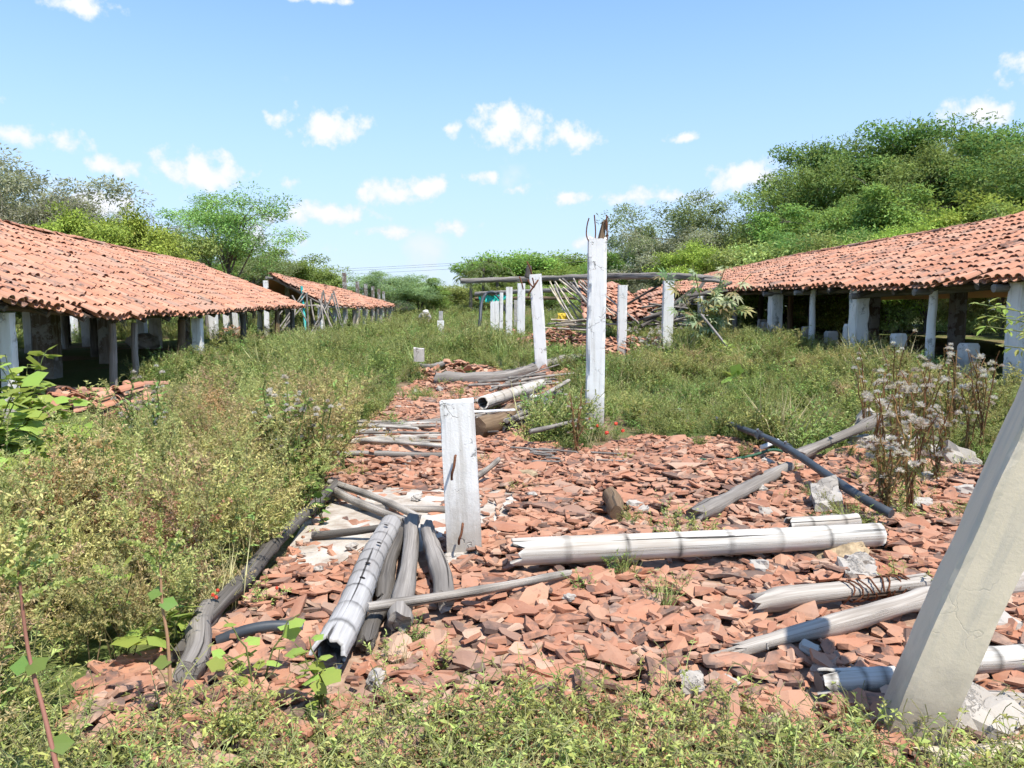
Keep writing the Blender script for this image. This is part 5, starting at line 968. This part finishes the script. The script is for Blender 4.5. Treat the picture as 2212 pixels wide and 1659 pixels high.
# red stems with bud spikes, close by
def tall_stem(pts, D, label):
    P = curve3([atd(x, y, d_) for (x, y), d_ in zip(pts, D)], 16); root = tag(empty('pigweed_stem', P[0]), label, 'weed'); a = Acc(); a.add(**tube(P, np.linspace(.007, .004, 16), 7), col=(.42, .21, .14)); in_world(a.obj('stem', MT['leaf'], None, True, P[0]), root)
    for k in range(5):
        q = P[-1]-(P[-1]-P[-5])*random.random()*.8; d = nrm(np.array((random.gauss(0, .6), random.gauss(0, .3), .8))); b = 90; s = rng.random(b)[:, None]; L = random.uniform(.1, .2); V, Q = leaves(q+d*L*s+np.array((0, 0, -.3))*L*s*s, rdir(b)+d*.5, rdir(b), rng.uniform(.012, .022, b), rng.uniform(.01, .015, b), 0, 0); a = Acc(); a.add(V, Q, col=np.repeat(rcol(b, *YG), 4, 0)); in_world(a.obj('flower_spike', MT['leaf'], None, False, q), root)
    for k in range(3): q = P[random.randrange(3, 13)]; put_leaf(root, random.choice(lm2), q, np.array((random.choice((-1, 1))*.8, random.gauss(0, .4), -.1)), np.array((0, -.5, .9)), .06)
tall_stem([(130, 1690), (95, 1540), (60, 1400), (40, 1230)], [2.0, 2.05, 2.1, 2.1], 'red stem of a tall pigweed rising at the near corner')
tall_stem([(368, 1480), (362, 1380), (350, 1300), (345, 1180)], [2.75, 2.75, 2.75, 2.75], 'straight pinkish pigweed stem with branching bud spikes above the bent log end')
for k, (dx, dy, z) in enumerate([(598, 1270, .25), (470, 1275, .3), (1290, 920, .2), (1310, 935, .2), (1330, 915, .25), (460, 1285, .3), (467, 1290, .28), (1275, 905, .2), (1345, 930, .2)]):
    chunk('red_fruit', 'tiny red fruit or flower dotting the weeds', atz(dx, dy, z), (.014, .014, .014) if dx < 700 else (.04, .04, .035), 'redberry', 1, 'fruit', 'red fruits in the weeds', box=.1)

# ================================================================ trees
def tree_parts(h, cw, ch, nl, leafn, cols, L, W, trunk=.16, limbs=7, subs=5, bare=.0, flat=0., crown0=.35, twig=True, lean=0., clump=.55, vine=False):
    """returns wood Acc, crown Acc built about the origin"""
    wd, cr = Acc(), Acc(); top = np.array((lean, 0, h*.72)); T_ = tube(curve3([(0, 0, -.2), (lean*.2+.1, .1, h*.3), tuple(top)], 9), np.linspace(trunk, trunk*.35, 9), 8, rough=.2, seed=h); wd.add(T_['V'], T_['Q'], T_['T'], uv=T_['uv'])
    tips = []; main = []; c0 = np.array((lean, 0, h-ch/2))
    for i in range(limbs):
        z0 = h*random.uniform(crown0*.7, .68); b = np.array((lean*z0/h, 0, z0)); a = 2.4*i+random.uniform(-.4, .4); el = random.uniform(-.35, 1.) if not flat else random.uniform(.55, 1.)
        r = (1-el*el*.55)**.5 if el > 0 else .9+el*.3
        e = c0+np.array((cw/2*.72*r*math.cos(a)*random.uniform(.75, 1.05), cw/2*.72*r*math.sin(a)*random.uniform(.75, 1.05), ch/2*el*.75)); m = (b+e)/2+np.array((0, 0, .12*h*random.random())); P = bez(b, m, e, 6); T_ = tube(P, np.linspace(trunk*.42, trunk*.12, 6), 5, False); wd.add(T_['V'], T_['Q'], uv=T_['uv'])
        for j in range(subs):
            s = P[random.randrange(2, 6)]; d = nrm(rdir(1)[0]+nrm(e-c0)*.6+np.array((0, 0, .25))); l2 = cw*random.uniform(.14, .30); q = s+d*l2; q[2] = min(q[2], h*1.0); P2 = bez(s, s+d*l2*.5+np.array((0, 0, .1)), q, 4); T_ = tube(P2, np.linspace(trunk*.12, trunk*.05, 4), 4, False); wd.add(T_['V'], T_['Q'], uv=T_['uv']); tips.append(q); main.append(q)
            if twig:
                for _ in range(3):
                    d3 = nrm(d+rdir(1)[0]*.9); q3 = q+d3*cw*random.uniform(.06, .15); T_ = tube(bez(P2[2], q, q3, 3), [trunk*.05, trunk*.04, trunk*.02], 3, False); wd.add(T_['V'], T_['Q']); tips.append(q3)
    tips = np.array([q_ for q_ in main if random.random() < .85]*2+[q_ for q_ in tips if random.random() < .3]); n = len(tips)
    if leafn:
        per = max(1, leafn//n); keep = rng.random(n) > bare; tc = tips[keep]; m = len(tc); sh = rng.uniform(.65, 1.4, m)
        c = np.repeat(tc, per, 0); g = rng.normal(0, 1, (m*per, 3)); g = g/np.maximum(1, np.linalg.norm(g, axis=1, keepdims=True)/1.9); rr_ = cw*.056*clump/.55*np.repeat(rng.uniform(.6, 1.4, m), per)[:, None]; P = c+g*rr_*np.array((1, 1, .62)); P[:, 2] = np.maximum(P[:, 2], .15*h*0+.25)
        d = nrm(nrm(g)*.8+rdir(len(P))*.8+np.array((0, 0, -.1))); V, Q = leaves(P, d, nrm(g)*.9+np.array((0, 0, .7))+rdir(len(P))*.5, L*rng.uniform(.6, 1.3, len(P)), W*rng.uniform(.6, 1.3, len(P)), .1, .15)
        col = rcol(len(P), *cols)*np.repeat(sh, per)[:, None]; cr.add(V, Q, col=np.repeat(np.clip(col, .005, .6), 4, 0))
    return wd, cr
TR = {}
def proto(key, **k):
    wd, cr = tree_parts(**k); TR[key] = (wd.mesh('trunk', MT['bark'], True), cr.mesh('crown', MT['leaf']) if cr.n else None, k['h'], k['cw'])
A_ = dict(nl=0)
proto('green', h=8, cw=7, ch=6.6, leafn=34000, cols=((0.113, 0.201, 0.048), (0.246, 0.36, 0.086)), L=.20, W=.10, limbs=13, subs=5, crown0=.15, **A_)
proto('bright', h=6, cw=6, ch=5.4, leafn=26000, cols=((0.208, 0.3, 0.048), (0.377, 0.461, 0.086)), L=.18, W=.09, limbs=12, subs=5, crown0=.1, **A_)
proto('grey', h=9, cw=8, ch=8.2, leafn=36000, cols=((0.208, 0.201, 0.144), (0.358, 0.36, 0.249)), L=.22, W=.075, limbs=14, subs=6, crown0=.1, bare=0., **A_)
proto('feather', h=8.6, cw=6, ch=6, leafn=22000, cols=((0.17, 0.281, 0.076), (0.302, 0.419, 0.134)), L=.18, W=.06, limbs=13, subs=5, crown0=.3, clump=.6, bare=.1, trunk=.13, **A_)
proto('dark', h=10, cw=8.5, ch=8.5, leafn=40000, cols=((0.066, 0.151, 0.039), (0.16, 0.261, 0.067)), L=.21, W=.10, limbs=15, subs=5, crown0=.15, **A_)
proto('bare', h=8, cw=5, ch=6, leafn=500, cols=((0.226, 0.24, 0.114), (0.302, 0.3, 0.153)), L=.15, W=.06, limbs=15, subs=9, crown0=.25, trunk=.12, **A_)
proto('shrubby', h=4, cw=5.4, ch=3.8, leafn=17000, cols=((0.189, 0.249, 0.076), (0.339, 0.38, 0.123)), L=.2, W=.085, limbs=13, subs=5, crown0=.05, trunk=.09, **A_)
proto('umbrella', h=9, cw=14, ch=4.6, leafn=34000, cols=((0.133, 0.23, 0.048), (0.264, 0.37, 0.076)), L=.4, W=.22, limbs=14, subs=6, flat=1, crown0=.3, trunk=.3, **A_)
proto('graygreen', h=9, cw=7, ch=8, leafn=32000, cols=((0.17, 0.24, 0.114), (0.282, 0.35, 0.172)), L=.19, W=.075, limbs=14, subs=5, crown0=.12, bare=.08, **A_)
def tree(key, dx, top, D, label, group=None, wide=None, sy=None, dz=0):
    """dx, top: where the crown's top shows; D: metres away"""
    tr, cr, h, cw = TR[key]; p = atd(dx, top, D); z = gz(p[0], p[1])-dz; s = (p[2]-z)/(h*(1.18 if dx > 1300 else 1.1)); xy = (wide/cw) if wide else s
    o = tag(empty(key_names[key], (p[0], p[1], z)), label, 'bush' if h*s < 4.2 else 'tree', group); o.rotation_euler.z = random.uniform(0, 6.28); o.scale = (xy, xy, s)
    for nm, me in (('trunk', tr), ('crown', cr)):
        if me: c = link(nm, me); c.parent = o
    return o
key_names = dict(green='leafy_tree', bright='yellow_green_tree', grey='vine_covered_tree', feather='feathery_tree', dark='dark_green_tree', bare='bare_tree', shrubby='bush', umbrella='umbrella_tree', graygreen='grey_green_tree')
G1, G2, G3 = 'trees behind the low shed', 'trees behind the shed with white square posts', 'far trees along the road'
for t in [('grey', -60, 318, 38, 'big grey vine-smothered tree at the picture edge behind the low shed', None, 11), ('grey', 70, 400, 36, 'lower grey vine-covered tree sloping down from the big one', None, 6),
  ('bright', 150, 450, 33, 'yellow-green tree behind the ridge of the low shed, beside the grey vines', None, 5), ('bright', 255, 450, 34, 'yellow-green leafy tree next to the bare branches behind the low shed', None, 5), ('graygreen', 195, 412, 39, 'thin-topped tree poking above the yellow-green trees', None, 3), ('bare', 300, 412, 38, 'leafless tree with thin branches against the clouds behind the low shed', None, 5),
  ('feather', 485, 415, 46, 'airy feathery tree standing alone above the end of the low shed', None, 8.2), ('shrubby', 345, 505, 42, 'bush under the bare tree behind the low shed', None, 6), ('green', 420, 505, 52, 'green bush left of the feathery tree foot', None, 6), ('graygreen', 545, 535, 56, 'grey-green wispy bush between the feathery tree and the far shed', None, 7), ('green', 600, 535, 62, 'rounded green tree behind the gable of the far shed', None, 9), ('shrubby', 670, 580, 64, 'low green bush where the far shed ridge meets the sky', None, 6),
  ('graygreen', 800, 578, 84, 'broad dull-green tree beyond the bare posts behind the far shed', None, 9), ('graygreen', 858, 580, 88, 'second dull-green tree beside the broad one beyond the far shed', None, 9), ('green', 905, 598, 92, 'smaller darker tree at the end of the tree row beyond the far shed', None, 7), ('bare', 845, 640, 70, 'bare bushy little tree in the grass beyond the far shed', None, 4.5),
  ('shrubby', 690, 640, 62, 'bush seen between the posts of the far shed', None, 7), ('shrubby', 940, 625, 110, 'roadside bush right of the dull-green trees', None, 11), ('shrubby', 985, 622, 108, 'roadside bush under the palms', None, 12), ('shrubby', 900, 640, 112, 'low roadside bush in front of the small dark tree', None, 12), ('shrubby', 965, 660, 96, 'bright low bush in the field near the lone post', None, 7),
  ('umbrella', 1130, 566, 125, 'dark spreading crown behind the log beam, first of the far flat-topped trees', None, 17), ('umbrella', 1205, 568, 135, 'spreading flat-topped far tree in the middle behind the log beam', None, 20), ('umbrella', 1255, 585, 120, 'flat-topped far tree behind the tall rebar post', None, 14), ('green', 1060, 590, 112, 'round far tree beneath the palm fronds', None, 9), ('shrubby', 1110, 625, 100, 'far bush behind the slim white posts', None, 12), ('shrubby', 1190, 620, 95, 'far bush behind the tilted post', None, 12),
  ('green', 1345, 530, 48, 'small bright tree just past the tall rebar post', None, 5), ('graygreen', 1375, 470, 50, 'slender tree reaching up past the tall rebar post', None, 4), ('graygreen', 1470, 378, 48, 'tall grey-green tree above the castor plant', None, 8), ('grey', 1445, 470, 46, 'grey twiggy vine mass under the tall grey-green tree', None, 6.5), ('bare', 1590, 398, 50, 'bare branching tree between the grey-green and the tall green trees', None, 7), ('graygreen', 1600, 450, 52, 'soft grey-green tree behind the bare branches', None, 8), ('bright', 1520, 505, 41, 'bright green bush in front of the grey vines', None, 4.5),
  ('feather', 1725, 332, 45, 'first tall green tree of the big grove, feathery top', None, 8), ('dark', 1830, 270, 46, 'tall dark tree of the grove with feathery crest', None, 9), ('feather', 1905, 262, 44, 'feathery tall tree in front of the dark grove tree', None, 8), ('dark', 2030, 225, 43, 'highest tree of the grove above the tiled ridge', None, 10), ('feather', 1975, 285, 40, 'light green tree before the highest grove tree', None, 7), ('green', 2150, 255, 42, 'broad green tree near the picture edge in the grove', None, 10), ('feather', 2210, 262, 38, 'outermost feathery tree of the grove at the edge', None, 8), ('dark', 2290, 260, 36, 'dark tree cut by the picture edge in the grove', None, 9),
  ('green', 1760, 420, 40, 'mid-height tree filling the grove below the feathery top', None, 7), ('green', 1900, 380, 38, 'dense tree in the middle of the grove', None, 7), ('dark', 1800, 470, 36, 'dark bushy tree low in the grove', None, 5.5), ('bright', 2020, 430, 33, 'bright vine-draped bush above the tiled ridge', None, 5.5), ('bright', 1930, 470, 32, 'yellow-green bush close behind the ridge', None, 4.5), ('bright', 2130, 400, 32, 'leafy bright tree close behind the ridge near the edge', None, 6), ('green', 2230, 400, 30, 'green tree close behind the ridge cut by the edge', None, 6), ('shrubby', 1840, 505, 33, 'bush leaning over the ridge below the dark tree', None, 5), ('shrubby', 1700, 515, 37, 'bush creeping over the far ridge', None, 6.5), ('shrubby', 1625, 530, 40, 'bush behind the castor plant top', None, 6), ('shrubby', 1560, 560, 42, 'low bush behind the star-leaved plant', None, 5), ('shrubby', 1650, 500, 44, 'olive bush between the bare tree and the ridge', None, 6)]:
    tree(*t[:5], t[5], t[6])
# undergrowth behind the sheds, dark mass seen between posts
for k in range(13):
    x = random.uniform(18.2, 21); y = 11+k*2.1; o = tag(empty('bush', (x, y, gz(x, y))), 'leafy bush closing the view behind the dark shed interior', 'bush', 'bushes behind the dark shed'); s = random.uniform(.65, .95); o.scale = (s*.8, s*.8, s); o.rotation_euler.z = random.uniform(0, 6)
    for nm, me in (('trunk', TR['shrubby'][0]), ('crown', TR['shrubby'][1])): c = link(nm, me); c.parent = o
for k in range(9):
    x = random.uniform(-27, -22); y = 22+k*3.3; o = tag(empty('bush', (x, y, gz(x, y))), 'bush beyond the sunlit posts seen under the low shed roof', 'bush', 'bushes beyond the sunlit posts'); s = random.uniform(.6, .9); o.scale = (s, s, s); o.rotation_euler.z = random.uniform(0, 6)
    for nm, me in (('trunk', TR['green'][0]), ('crown', TR['shrubby'][1])): c = link(nm, TR['shrubby'][0] if nm == 'trunk' else me); c.parent = o
# palms
def palm(dx, top, D, label):
    p = atd(dx, top+14, D); z0 = gz(p[0], p[1]); root = tag(empty('palm_tree', (p[0], p[1], z0)), label, 'palm'); a = Acc(); h = p[2]-z0; T_ = tube([(0, 0, -.2), (.1, 0, h*.5), (.15, 0, h)], [.25, .2, .18], 8); a.add(**T_); a.obj('trunk', MT['bark'], root, True)
    c = np.array((.15, 0, h)); cr = Acc()
    for k in range(22):
        az = k*2.4; el = random.uniform(-.1, 1.3); L = random.uniform(2.6, 3.6); d = np.array((math.cos(az)*math.cos(el), math.sin(az)*math.cos(el), math.sin(el))); P = bez(c, c+d*L*.6, c+d*L*.9+np.array((0, 0, -L*.45)), 12); n = 60; q, t = onstem(P, n, .12); s = nrm(np.cross(t, (0, 0, 1.)))*np.where(np.arange(n) % 2, 1, -1)[:, None]; V, Q = leaves(q, s+t*.7+np.array((0, 0, -.35)), np.tile((0, 0, 1.), (n, 1)), rng.uniform(.5, .9, n), np.full(n, .07), .1, .2); cr.add(V, Q, col=np.repeat(rcol(n, (.08, .12, .04), (.17, .21, .08)), 4, 0))
    cr.obj('crown', MT['leaf'], root)
palm(1042, 566, 98, 'tall palm with drooping fronds beyond the end of the log beam'); palm(1015, 590, 95, 'lower palm leaning out beside the tall palm'); palm(1072, 584, 99, 'palm half hidden behind the log beam beside the tall palm')
# ================================================================ far fence, poles and wires
for k in range(12):
    x = -30+k*5.2; y = 112; post('fence_post', 'small white fence post along the far road', (x, y, gz(x, y)-.1), .18, 1.3, 'whitewash', group='fence posts along the road')
for k, z in enumerate((.55, .95)):
    a = Acc(); a.add(**tube([(-31, 112, gz(0, 112)+z), (0, 112, gz(0, 112)+z), (28, 112, gz(0, 112)+z)], .012, 4)); tag(a.obj('fence_wire', MT['wire']), ('lower' if k == 0 else 'upper')+' strand of the far roadside fence', 'fence wire')
def upole(dx, top, D, label):
    p = atd(dx, top, D); z0 = gz(p[0], p[1]); root = tag(empty('utility_pole', (p[0], p[1], z0)), label, 'utility pole'); h = p[2]-z0
    a = Acc(); a.add(**tube([(0, 0, -.2), (0, 0, h)], [.16, .11], 8)); a.obj('pole', MT['graylog'], root, True)
    a = Acc(); a.add(**tube([(-1, 0, h-.5), (1, 0, h-.5)], .07, 6)); a.obj('crossarm', MT['graylog'], root); return p
w0 = atd(830, 598, 110); w1 = upole(1281, 545, 118, 'far utility pole peeping over the flat-topped trees'); w2 = upole(468, 560, 60, 'wooden utility pole behind the feathery tree'); 
for k, (sx, dz_) in enumerate([(0, -.4), (0, -1.3), (.6, -.7)]):
    A, B = atd(-200, 590, 150)+np.array((sx, 0, dz_)), w1+np.array((sx, 0, dz_)); P = np.linspace(A, B, 24); P[:, 2] -= 1.3*np.sin(np.linspace(0, np.pi, 24)); a = Acc(); a.add(**tube(P, .022, 4)); tag(a.obj('power_line', MT['wire']), 'thin power line sagging across the far sky, '+('top strand', 'bottom strand', 'middle strand')[k], 'power line')
